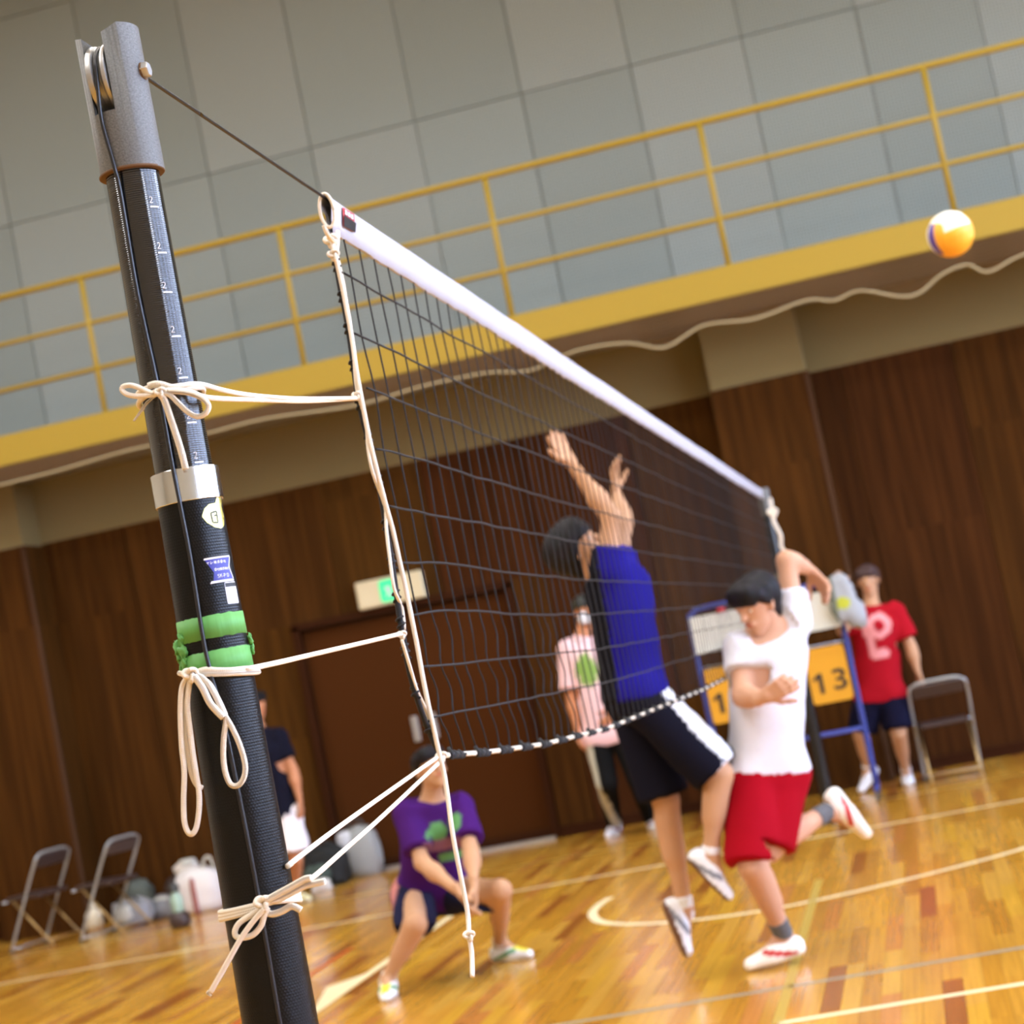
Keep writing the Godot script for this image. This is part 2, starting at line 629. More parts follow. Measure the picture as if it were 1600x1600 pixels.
	sf.cut(hem, -spine)
	sf.cut_near(neck + (neck - chest).normalized() * 0.005 * k, (hc - neck).normalized(), 0.14 * k)
	for e in ["a", "b"]:
		sf.cap(g["sh_" + e], tip_a if e == "a" else tip_b, 0.068 * k, d.get("sleeve_r", 0.068) * k)
		var tip: Vector3 = tip_a if e == "a" else tip_b
		sf.cut_near(tip, (tip - g["sh_" + e]).normalized(), 0.12 * k)
	sf.emit(sb, d.shirt if d.shirt is Callable else plain(d.shirt), d.get("ruffle", 0.012), noise)
	part(root, "shirt", sb.mesh(), M.cloth)
	# shorts or trousers
	var pb := Buf.new()
	var leg: float = d.get("leg", 0.8)
	var pts := [g.hip_a, g.hip_b, hip + spine * 0.12]
	for e in ["a", "b"]:
		pts.append(g["kn_" + e])
		if leg > 1.0:
			pts.append(g["an_" + e])
	var pf := Field.new(pts, 0.15 * k, cell, 0.009)
	pf.cap(g.hip_a, g.hip_b, 0.112 * k, 0.112 * k)
	pf.cap(hip, hip + spine * 0.10 * k, 0.115 * k, 0.100 * k, fwd, 0.85)
	pf.cap(g.hip_a + spine * 0.07 * k, g.hip_b + spine * 0.07 * k, 0.085 * k, 0.085 * k)
	for e in ["a", "b"]:
		var hp: Vector3 = g["hip_" + e]
		var kn: Vector3 = g["kn_" + e]
		var an: Vector3 = g["an_" + e]
		if leg <= 1.0:
			var tip := hp.lerp(kn, leg)
			pf.cap(hp, tip, 0.105 * k, d.get("leg_r", 0.092) * k)
		else:
			pf.cap(hp, kn, 0.10 * k, 0.075 * k)
			pf.cap(kn, an + (kn - an).normalized() * 0.02, 0.073 * k, 0.058 * k)
	pf.cut(hip + spine * 0.09 * k, spine)
	for e in ["a", "b"]:
		if leg <= 1.0:
			var hp: Vector3 = g["hip_" + e]
			var kn: Vector3 = g["kn_" + e]
			var tilt: float = d.get("hem_tilt", 0.0)
			pf.cut_near(hp.lerp(kn, leg), ((kn - hp).normalized() + Vector3.DOWN * tilt).normalized(), 0.16 * k)
	pf.emit(pb, d.shorts if d.shorts is Callable else plain(d.shorts), d.get("ruffle", 0.012) * 1.2, noise)
	part(root, "trousers" if leg > 1.0 else "shorts", pb.mesh(), M.cloth)
	# socks and shoes
	for e in ["a", "b"]:
		var kn: Vector3 = g["kn_" + e]
		var an: Vector3 = g["an_" + e]
		var fd: Vector3 = d["dir_foot_" + e].normalized()
		var sn: Vector3 = d["dir_instep_" + e]
		sn = (sn - fd * sn.dot(fd)).normalized()
		var sd := fd.cross(sn)
		if leg <= 1.0:
			var kb := Buf.new()
			var up_leg: Vector3 = an.lerp(kn, d.get("sock", 0.22))
			var kf := Field.new([an, up_leg], 0.06 * k, 0.009, 0.005)
			kf.cap(an - (kn - an).normalized() * 0.02 * k, up_leg, 0.040 * k, 0.043 * k)
			kf.cut(up_leg, (kn - an).normalized())
			kf.emit(kb, plain(d.sock_color))
			part(root, "sock", kb.mesh(), M.cloth)
		var tb := Buf.new()
		var tf := Field.new([an - fd * 0.07 * k, an + fd * 0.2 * k, an - sn * 0.09 * k, an + sn * 0.01 * k], 0.10 * k, 0.008, 0.008)
		tf.cap(an - fd * 0.030 * k - sn * 0.055 * k, an + fd * 0.07 * k - sn * 0.058 * k, 0.040 * k, 0.044 * k)
		tf.cap(an + fd * 0.07 * k - sn * 0.062 * k, an + fd * 0.165 * k - sn * 0.068 * k, 0.045 * k, 0.030 * k)
		tf.cap(an - fd * 0.018 * k - sn * 0.03 * k, an + fd * 0.035 * k - sn * 0.035 * k, 0.042 * k, 0.038 * k)
		tf.cut(an - sn * 0.088 * k, -sn)
		tf.cut(an + sn * 0.002 * k, (sn - fd * 0.25).normalized())
		var shoe_color: Color = d.shoe
		var sole_color: Color = d.get("sole", lin(225, 225, 220))
		var accent: Color = d.get("accent", shoe_color)
		var tongue: Color = d.get("tongue", shoe_color)
		tf.emit(tb, func(p, _n):
			var w: Vector3 = p - an
			var hgt := w.dot(sn) / k
			var fw := w.dot(fd) / k
			if hgt < -0.072:
				return sole_color
			if absf(w.dot(sd)) / k < 0.022 and hgt > -0.045 and fw > 0.0:
				return tongue
			if absf(hgt + 0.052 - (fw - 0.04) * 0.35) < 0.012 and fw > -0.04 and fw < 0.11:
				return accent
			return shoe_color)
		part(root, "shoe", tb.mesh(), M.shoe)
	return root

func torso_caps(b: Field, g: Dictionary, chest: Vector3, hip: Vector3, spine: Vector3, across: Vector3, fwd: Vector3, k: float, extra: float) -> void:
	var e := extra * k
	b.cap(g.sh_a.lerp(g.sh_b, 0.08), g.sh_a.lerp(g.sh_b, 0.92), 0.058 * k + e, 0.058 * k + e)
	for t in [0.3, 0.7]:
		var top: Vector3 = g.sh_a.lerp(g.sh_b, t) - spine * 0.09 * k
		var low: Vector3 = g.hip_a.lerp(g.hip_b, 0.22 if t < 0.5 else 0.78) + spine * 0.08 * k
		var mid := top.lerp(low, 0.6) + across * (0.008 if t < 0.5 else -0.008) * k
		b.cap(top, mid, 0.100 * k + e, 0.090 * k + e)
		b.cap(mid, low, 0.090 * k + e, 0.095 * k + e)
	b.cap(chest - spine * 0.1 * k + fwd * 0.015 * k, hip + spine * 0.1 * k, 0.105 * k + e, 0.095 * k + e)
	b.cap(g.hip_a, g.hip_b, 0.096 * k + e, 0.096 * k + e)

# ---------------------------------------------------------------- the scene
func _ready() -> void:
	rng.seed = 7
	noise.seed = 11
	noise.frequency = 1.0
	# camera: pitch, yaw and roll from the vanishing directions of wall, net and posts
	var yaw := -0.1882
	var pitch := 0.0795
	var roll := -0.198
	view_axis = Vector3(sin(yaw) * cos(pitch), sin(pitch), -cos(yaw) * cos(pitch))
	var r0 := Vector3(cos(yaw), 0, sin(yaw))
	var u0 := r0.cross(view_axis)
	right_axis = r0 * cos(roll) + u0 * sin(roll)
	up_axis = u0 * cos(roll) - r0 * sin(roll)
	var cam := Camera3D.new()
	cam.name = "camera"
	cam.fov = rad_to_deg(2.0 * atan(800.0 / FOCAL))
	cam.near = 0.05
	cam.far = 100.0
	cam.transform = Transform3D(Basis(right_axis, up_axis, -view_axis), EYE)
	var lens := CameraAttributesPhysical.new()
	lens.frustum_focal_length = 12.0 / tan(deg_to_rad(cam.fov) / 2.0)
	lens.frustum_focus_distance = 2.75
	lens.exposure_aperture = 4.3
	cam.attributes = lens
	add_child(cam)
	cam.fov = rad_to_deg(2.0 * atan(800.0 / FOCAL))
	cam.current = true
	# overcast sky outside the windows
	var env := Environment.new()
	var sky := Sky.new()
	var sm := ProceduralSkyMaterial.new()
	sm.sky_top_color = Color(0.62, 0.72, 0.92)
	sm.sky_horizon_color = Color(0.86, 0.91, 1.0)
	sm.ground_bottom_color = Color(0.25, 0.25, 0.23)
	sm.ground_horizon_color = Color(0.5, 0.5, 0.48)
	sm.sky_energy_multiplier = 4.2
	sm.ground_energy_multiplier = 2.0
	sky.sky_material = sm
	env.background_mode = Environment.BG_SKY
	env.sky = sky
	env.tonemap_mode = Environment.TONE_MAPPER_LINEAR
	env.tonemap_exposure = 1.27
	env.sdfgi_enabled = true
	env.ssao_enabled = true
	env.ssil_enabled = true
	var we := WorldEnvironment.new()
	we.name = "world_environment"
	we.environment = env
	add_child(we)
	make_materials()
	ceiling_lamps()
	room()
	floor_boards()
	gallery()
	door_and_sign()
	near_post()
	far_post()
	net()
	ropes()
	ball()
	scoreboard()
	chairs()
	bags()
	people()

const LAMP_ENERGY := 16.5

func make_materials() -> void:
	vmat("skin", 0.6).metallic_specular = 0.3
	vmat("hair", 0.6).metallic_specular = 0.3
	vmat("cloth", 0.9).metallic_specular = 0.15
	vmat("shoe", 0.6)
	mat("eye_white", Color(0.85, 0.84, 0.8), 0.3)
	mat("iris", Color(0.06, 0.04, 0.03), 0.2)
	mat("plaster", Color8(118, 104, 66), 0.9)
	mat("ceiling_paint", Color8(205, 205, 200), 0.9)
	mat("side_wall_paint", Color8(170, 160, 140), 0.9)
	mat("yellow_paint", Color8(154, 128, 26), 0.5)
	mat("dark_joint", Color8(40, 26, 16), 0.9)
	mat("concrete", Color8(120, 116, 108), 0.9)
	mat("door_red_brown", Color8(66, 35, 11), 0.75).metallic_specular = 0.15
	mat("door_frame_brown", Color8(50, 25, 10), 0.75).metallic_specular = 0.15
	mat("steel", Color8(178, 178, 176), 0.42, 0.8)
	mat("chrome", Color8(205, 206, 204), 0.16, 1.0)
	mat("grey_tube", Color8(168, 174, 174), 0.4, 0.5)
	mat("black_tube", Color8(16, 17, 18), 0.22)
	mat("cable_black", Color8(28, 28, 32), 0.35)
	mat("net_black", Color8(22, 22, 25), 0.85)
	mat("rope_cotton", Color8(232, 222, 205), 0.95)
	mat("tape_white", Color8(172, 172, 182), 0.8)
	mat("tape_green", Color8(92, 160, 80), 0.6)
	mat("foil_gold", Color8(226, 214, 120), 0.25, 0.6)
	mat("label_blue", Color8(48, 48, 150), 0.4)
	mat("label_white", Color8(225, 226, 235), 0.5)
	mat("label_black", Color8(25, 22, 24), 0.5)
	mat("label_red", Color8(170, 50, 58), 0.6)
	mat("stripe_red", Color8(160, 104, 98), 0.7)
	mat("copper_edge", Color8(98, 70, 42), 0.8)
	mat("guard_brown", Color8(70, 48, 32), 0.8).metallic_specular = 0.2
	mat("grip_white", Color8(205, 208, 214), 0.6)
	mat("blue_frame", Color8(46, 58, 130), 0.4)
	mat("board_white", Color8(202, 202, 192), 0.6)
	mat("card_yellow", Color8(202, 144, 18), 0.7)
	mat("ink_black", Color8(30, 26, 20), 0.7)
	mat("red_plastic", Color8(200, 40, 50), 0.4)
	mat("vinyl_brown", Color8(58, 44, 42), 0.45)
	mat("brass_tube", Color8(168, 140, 92), 0.35, 0.7)
	mat("rubber", Color8(70, 72, 72), 0.8)
	mat("sign_cream", Color8(208, 196, 160), 0.5)
	mat("floor_line_white", Color8(238, 224, 178), 0.35)
	mat("floor_line_grey", Color8(150, 142, 122), 0.35)
	mat("floor_line_olive", Color8(176, 148, 66), 0.35)
	mat("floor_line_red", Color8(176, 78, 34), 0.35)
	mat("stop_net_brown", Color8(120, 92, 66), 0.9)
	mat("stop_rope", Color8(160, 148, 116), 0.9)
	mat("frame_grey", Color8(88, 88, 86), 0.6)
	var glass := mat("window_glass", Color(0.95, 0.98, 1.0, 0.06), 0.02)
	glass.transparency = BaseMaterial3D.TRANSPARENCY_ALPHA
	var lamp := mat("lamp_diffuser", Color(1, 1, 1), 0.6)
	lamp.emission_enabled = true
	lamp.emission = Color(0.98, 0.98, 0.98)
	lamp.emission_energy_multiplier = 3.0
	var exit := mat("exit_green", Color8(60, 200, 140), 0.5)
	exit.emission_enabled = true
	exit.emission = Color(0.12, 0.85, 0.5)
	exit.emission_energy_multiplier = 0.55
	# cast grey head: a fine speckle of sand-blasted metal
	var cast := mat("cast_grey", Color8(118, 118, 116), 0.6, 0.3)
	cast.albedo_texture = ImageTexture.create_from_image(grain_image(128, 128, 5, 40, 40, 0.72, 1.0))
	cast.uv1_triplanar = true
	cast.uv1_scale = Vector3.ONE * 9.0
	# black posts: glossy, with a fine dimple on the lower tube and fine rings on the upper one
	var ring_im := Image.create(8, 64, false, Image.FORMAT_RGB8)
	for y in 64:
		for x in 8:
			var v := 0.5 + 0.5 * sin(TAU * y / 16.0)
			ring_im.set_pixel(x, y, Color(v, v, v))
	var up := mat("black_tube_ringed", Color8(10, 11, 12), 0.12)
	up.metallic_specular = 0.7
	up.heightmap_enabled = true
	up.heightmap_texture = ImageTexture.create_from_image(ring_im)
	up.heightmap_scale = 0.02
	up.uv1_scale = Vector3(1, 90, 1)
	var dim := Image.create(64, 64, false, Image.FORMAT_RGB8)
	for y in 64:
		for x in 64:
			var v := 0.5 + 0.25 * sin(TAU * x / 16.0 + (PI if (y / 8) % 2 == 0 else 0.0)) + 0.25 * cos(TAU * y / 8.0)
			dim.set_pixel(x, y, Color(v, v, v))
	var low := mat("black_tube_dimpled", Color8(10, 10, 11), 0.36)
	low.metallic_specular = 0.35
	low.heightmap_enabled = true
	low.heightmap_texture = ImageTexture.create_from_image(dim)
	low.heightmap_scale = 0.022
	low.uv1_scale = Vector3(18, 34, 1)
	# braided cotton of the ropes
	var br := Image.create(32, 32, false, Image.FORMAT_RGB8)
	for y in 32:
		for x in 32:
			var v := 0.5 + 0.5 * sin(TAU * (x / 16.0 + y / 16.0)) * sin(TAU * (x / 16.0 - y / 16.0))
			br.set_pixel(x, y, Color(v, v, v))
	M.rope_cotton.heightmap_enabled = true
	M.rope_cotton.heightmap_texture = ImageTexture.create_from_image(br)
	M.rope_cotton.heightmap_scale = 0.06
	M.rope_cotton.uv1_scale = Vector3(3, 6, 1)
	# wood panels of the wall: dark veneer, upright grain, several cuts
	for i in 6:
		var w := mat("wall_veneer_%d" % i, [Color8(76, 46, 16), Color8(71, 42, 13), Color8(68, 38, 14), Color8(75, 46, 13), Color8(69, 37, 14), Color8(79, 50, 17)][i], 0.7)
		w.metallic_specular = 0.15
		w.albedo_texture = M.get("veneer_tex") if M.has("veneer_tex") else ImageTexture.create_from_image(grain_image(256, 512, 21, 14, 1.6, 0.78, 1.0))
		M["veneer_tex"] = w.albedo_texture
		w.uv1_triplanar = true
		w.uv1_world_triplanar = true
		w.uv1_scale = Vector3(0.8, 0.3, 0.8)
		w.uv1_offset = Vector3(0.37 * i, 0.21 * i, 0.13 * i)
	# perforated boards of the upper wall
	var dots := Image.create(64, 64, false, Image.FORMAT_RGB8)
	dots.fill(Color(1, 1, 1))
	for y in 64:
		for x in 64:
			var dx := fposmod(x, 16.0) - 7.5
			var dy := fposmod(y, 16.0) - 7.5
			if dx * dx + dy * dy < 9.0:
				dots.set_pixel(x, y, Color(0.62, 0.62, 0.62))
	dots.generate_mipmaps()
	for i in 3:
		var a := mat("perforated_board_%d" % i, [Color8(132, 141, 140), Color8(128, 137, 136), Color8(136, 144, 143)][i], 0.85)
		a.albedo_texture = M.get("dots_tex") if M.has("dots_tex") else ImageTexture.create_from_image(dots)
		M["dots_tex"] = a.albedo_texture
		a.uv1_triplanar = true
		a.uv1_world_triplanar = true
		a.uv1_scale = Vector3.ONE * 9.0
	# floor: lacquered boards, tint per board from the vertices, grain along z
	var fl := mat("floor_board", Color.WHITE, 0.24)
	fl.vertex_color_use_as_albedo = true
	fl.albedo_texture = ImageTexture.create_from_image(grain_image(256, 256, 33, 30, 2.0, 0.88, 1.0))
	fl.uv1_triplanar = true
	fl.uv1_world_triplanar = true
	fl.uv1_scale = Vector3(2.0, 1.0, 0.45)
	fl.clearcoat_enabled = true
	fl.clearcoat = 0.4
	fl.clearcoat_roughness = 0.18

func ceiling_lamps() -> void:
	for ix in 4:
		for iz in 4:
			var where := Vector3(-9.5 + ix * 6.0, 8.75, -9.0 + iz * 4.2)
			var t := thing("ceiling_lamp", "square ceiling lamp with white diffuser hung under the gym ceiling", "lamp", where, 0.0, "ceiling lamps of the gym")
			part(t, "housing", bevel_box(Vector3(1.3, 0.14, 1.3), 0.02), M.frame_grey, Vector3(0, 0.09, 0))
			part(t, "diffuser", box(1.2, 0.02, 1.2), M.lamp_diffuser)
			var l := AreaLight3D.new()
			l.name = "lamp_light"
			l.area_size = Vector2(1.2, 1.2)
			l.light_energy = LAMP_ENERGY
			l.light_color = Color(0.98, 0.98, 0.98)
			l.area_range = 40.0
			l.area_attenuation = 2.0
			l.shadow_enabled = true
			l.rotation.x = -PI / 2
			l.position.y = -0.03
			t.add_child(l)

const XL := -13.0
const XR := 12.0
const ZB := -14.0
const ZF := 8.0
const TOP := 9.0

func room() -> void:
	struct("ceiling", box(XR - XL + 0.4, 0.2, ZF - ZB + 0.4), M.ceiling_paint, Vector3((XL + XR) / 2, TOP + 0.1, (ZF + ZB) / 2))
	struct("wall_left", box(0.2, TOP, ZF - ZB), M.side_wall_paint, Vector3(XL - 0.1, TOP / 2, (ZF + ZB) / 2))
	struct("wall_front", box(XR - XL + 0.4, TOP, 0.2), M.side_wall_paint, Vector3((XL + XR) / 2, TOP / 2, ZF + 0.1))
	# right wall with a row of tall windows
	var wr := struct("wall_right", box(0.2, 2.6, ZF - ZB), M.side_wall_paint, Vector3(XR + 0.1, 1.3, (ZF + ZB) / 2))
	part(wr, "lintel", box(0.2, TOP - 6.8, ZF - ZB), M.side_wall_paint, Vector3(0, 6.8 + (TOP - 6.8) / 2 - 1.3, 0))
	var n := 6
	var step := (ZF - ZB) / n
	for i in n + 1:
		part(wr, "pier", box(0.2, 4.2, 0.8), M.side_wall_paint, Vector3(0, 2.6 + 2.1 - 1.3, -(ZF - ZB) / 2 + i * step))
	for i in n:
		var c := Vector3(XR + 0.1, 4.7, ZB + (i + 0.5) * step)
		var wn := struct("window_%d" % (i + 1), box(0.06, 0.08, step - 0.8), M.frame_grey, c + Vector3(0, -2.06, 0))
		part(wn, "frame_rail", box(0.06, 0.08, step - 0.8), M.frame_grey, Vector3(0, 4.12, 0))
		part(wn, "frame_rail", box(0.06, 0.06, step - 0.8), M.frame_grey, Vector3(0, 2.06, 0))
		for k in 4:
			part(wn, "mullion", box(0.06, 4.12, 0.07), M.frame_grey, Vector3(0, 2.06, (step - 0.87) * (k / 3.0 - 0.5)))
		for k in 3:
			for j in 2:
				part(wn, "pane", box(0.006, 1.98, (step - 0.87) / 3.0 - 0.08), M.window_glass, Vector3(0, 1.03 + 2.06 * j, (step - 0.87) * ((k + 0.5) / 3.0 - 0.5)))
	# back wall: slab, wood panels below, plaster band, perforated boards above the gallery
	var wb := struct("wall_back", box(XR - XL + 0.4, TOP, 0.2), M.dark_joint, Vector3((XL + XR) / 2, TOP / 2, ZB - 0.15))
	var off := -wb.position
	var pw := 0.91
	var nx := int((XR - XL) / pw) + 1
	for i in nx:
		var x0 := XL + i * pw
		var x1 := minf(x0 + pw, XR)
		var y0 := 0.0
		if x1 > -4.36 and x0 < -2.40:
			y0 = 2.2
		if y0 > 0.0:                                             # over and beside the door
			if x0 < -4.36:
				part(wb, "wood_panel", box(-4.36 - x0 - 0.008, 2.2, 0.05), M["wall_veneer_%d" % ((i * 5) % 6)], Vector3((x0 - 4.36) / 2, 1.1, ZB - 0.025) + off)
			if x1 > -2.40:
				part(wb, "wood_panel", box(x1 + 2.40 - 0.008, 2.2, 0.05), M["wall_veneer_%d" % ((i * 5) % 6)], Vector3((x1 - 2.40) / 2, 1.1, ZB - 0.025) + off)
		part(wb, "wood_panel", box(x1 - x0 - 0.008, 3.36 - y0, 0.05), M["wall_veneer_%d" % ((i * 5 + i / 3) % 6)], Vector3((x0 + x1) / 2, (3.36 + y0) / 2, ZB - 0.025) + off)
	part(wb, "plaster_band", box(XR - XL, 0.76, 0.05), M.plaster, Vector3((XL + XR) / 2, 3.36 + 0.38, ZB - 0.025) + off)
	part(wb, "board_backing", box(XR - XL, TOP - 4.12, 0.02), M.frame_grey, Vector3((XL + XR) / 2, (TOP + 4.12) / 2, ZB - 0.045) + off)
	var bw := 0.955
	var xs := -2.43 - 12 * bw
	var rows := [[4.12, 6.24], [6.24, 8.1], [8.1, TOP]]
	var k := 0
	for i in 28:
		var x0 := maxf(xs + i * bw, XL)
		var x1 := minf(xs + (i + 1) * bw, XR)
		if x1 - x0 < 0.05:
			continue
		for rw in rows:
			part(wb, "perforated_board", box(x1 - x0 - 0.009, rw[1] - rw[0] - 0.009, 0.04), M["perforated_board_%d" % ((k * 7 + i) % 3)], Vector3((x0 + x1) / 2, (rw[0] + rw[1]) / 2, ZB - 0.03) + off)
			k += 1
	var pn := 1
	for c in [[-0.385, 0.39], [-7.3, -6.5], [6.6, 7.4]]:         # pillars standing out of the wall
		var cx: float = (c[0] + c[1]) / 2
		var w: float = c[1] - c[0]
		var pil := struct("trim_%d" % pn, box(w, 3.91, 0.38), M.plaster, Vector3(cx, 1.955, ZB + 0.19))
		pn += 1
		part(pil, "wood_cladding", box(w + 0.03, 3.34, 0.40), M.wall_veneer_1, Vector3(0, -0.285, 0.005))
		part(pil, "corner_guard", box(0.035, 3.3, 0.035), M.guard_brown, Vector3(w / 2, -0.285, 0.2))
	struct("baseboard_back", box(XR - XL, 0.09, 0.03), M.door_frame_brown, Vector3((XL + XR) / 2, 0.045, ZB + 0.012))

func floor_boards() -> void:
	var fl := struct("floor", box(XR - XL + 0.4, 0.2, ZF - ZB + 0.4), M.dark_joint, Vector3((XL + XR) / 2, -0.112, (ZF + ZB) / 2))
	var tints := [lin(216, 158, 58), lin(206, 147, 49), lin(222, 168, 68), lin(198, 138, 48), lin(212, 153, 54), lin(166, 100, 42), lin(206, 136, 62), lin(224, 170, 58)]
	var bw := 0.075
	var bl := 0.9
	var boards: Array = []
	var cols := int((XR - XL) / bw)
	for i in cols:
		var z := ZB - rng.randf() * bl
		while z < ZF:
			var z1 := minf(z + bl, ZF)
			var z0 := maxf(z, ZB)
			if z1 - z0 > 0.02:
				var pick := rng.randi_range(0, 4) if rng.randf() < 0.8 else rng.randi_range(5, 7)
				var c := Vector3(XL + (i + 0.5) * bw, 0, (z0 + z1) / 2)
				var w := c - EYE
				var dep := w.dot(view_axis)
				var sx := absf(w.dot(right_axis) / dep * FOCAL) if dep > 0.5 else 9999.0
				var sy := absf(w.dot(up_axis) / dep * FOCAL) if dep > 0.5 else 9999.0
				var seen: bool = sx < 800.0 and sy < 830.0
				boards.append([dep if seen else 1000.0 + absf(dep), c, z1 - z0, pick])
			z += bl
	boards.sort_custom(func(a, b): return a[0] < b[0])
	var shapes := {}
	var st := SurfaceTool.new()
	st.begin(Mesh.PRIMITIVE_TRIANGLES)
	st.set_smooth_group(-1)
	for b in boards.size():
		var e: Array = boards[b]
		if b < 300:
			var key := "%d_%.3f" % [e[3], e[2]]
			if not shapes.has(key):
				var one := SurfaceTool.new()
				one.begin(Mesh.PRIMITIVE_TRIANGLES)
				one.set_smooth_group(-1)
				board_to(one, Vector3.ZERO, bw, e[2], tints[e[3]])
				one.generate_normals()
				shapes[key] = one.commit()
			part(fl, "floor_board", shapes[key], M.floor_board, e[1] - fl.position)
		else:
			board_to(st, e[1] - fl.position, bw, e[2], tints[e[3]])
	st.generate_normals()
	var rest := part(fl, "far_floor_boards", st.commit(), M.floor_board)
	rest.set_meta("kind", "stuff")
	# painted court lines
	for l in [[[Vector2(-12.5, -10.55), Vector2(11.5, -10.75)], 0.05, "floor_line_white"], [[Vector2(-12.5, -12.2), Vector2(11.5, -12.35)], 0.05, "floor_line_olive"],
			[[Vector2(-0.95, -5.6), Vector2(11.5, -5.72)], 0.05, "floor_line_grey"], [[Vector2(0.05, -4.93), Vector2(11.5, -4.95)], 0.05, "floor_line_white"],
			[[Vector2(-2.385, -3.0), Vector2(-2.385, -10.0)], 0.05, "floor_line_white"], [[Vector2(-2.76, -3.0), Vector2(-2.84, -9.2)], 0.05, "floor_line_red"],
			[[Vector2(0.05, -4.93), Vector2(0.03, -8.6)], 0.045, "floor_line_olive"],
			[[Vector2(-1.27, -9.42), Vector2(-1.3, -9.14), Vector2(-1.28, -8.81), Vector2(-1.17, -8.43), Vector2(-0.96, -8.14), Vector2(-0.68, -7.93), Vector2(-0.33, -7.81), Vector2(-0.03, -7.82), Vector2(0.29, -7.92), Vector2(0.62, -8.08), Vector2(0.95, -8.28), Vector2(1.13, -8.43), Vector2(1.4, -8.75), Vector2(1.55, -9.2)], 0.055, "floor_line_white"]]:
		part(fl, "court_line", ribbon(l[0], l[1]), M[l[2]], Vector3(0, 0.0006, 0) - fl.position)
	part(fl, "court_line", slab_flat([Vector2(-2.41, -7.05), Vector2(-2.55, -7.75), Vector2(-2.41, -8.0)]), M.floor_line_white, Vector3(0, 0.0006, 0) - fl.position)

func slab_flat(pts: Array) -> ArrayMesh:
	var m := slab_xy(pts, 0.001)
	var st := SurfaceTool.new()
	st.begin(Mesh.PRIMITIVE_TRIANGLES)
	st.append_from(m, 0, Transform3D(Basis(Vector3(1, 0, 0), Vector3(0, 0, 1), Vector3(0, -1, 0)), Vector3.ZERO))
	return st.commit()

func board_to(st: SurfaceTool, c: Vector3, w: float, l: float, tint: Color) -> void:
	var a := w / 2 - 0.0006
	var b := l / 2 - 0.0008
	st.set_color(tint)
	quad_add(st, c + Vector3(-a, 0, -b), c + Vector3(a, 0, -b), c + Vector3(a, 0, b), c + Vector3(-a, 0, b))
	var d := Vector3(0, -0.012, 0)
	var q := [c + Vector3(-a, 0, -b), c + Vector3(a, 0, -b), c + Vector3(a, 0, b), c + Vector3(-a, 0, b)]
	for i in 4:
		var p: Vector3 = q[i]
		var r: Vector3 = q[(i + 1) % 4]
		quad_add(st, p, p + d, r + d, r)

func ribbon(pts: Array, w: float) -> ArrayMesh:                  # a painted line on the floor, x and z
	var p3: Array = []
	for p in pts:
		p3.append(Vector3(p.x, 0, p.y))
	var path := smooth_path(p3, 1 if pts.size() == 2 else 5)
	var st := SurfaceTool.new()
	st.begin(Mesh.PRIMITIVE_TRIANGLES)
	var prev: Array = []
	for i in path.size():
		var t := (path[mini(i + 1, path.size() - 1)] - path[maxi(i - 1, 0)]).normalized()
		var s := Vector3(-t.z, 0, t.x) * w / 2
		var cur := [path[i] - s, path[i] + s]
		if prev:
			quad_add(st, prev[0], cur[0], cur[1], prev[1])
		prev = cur
	st.generate_normals()
	return st.commit()

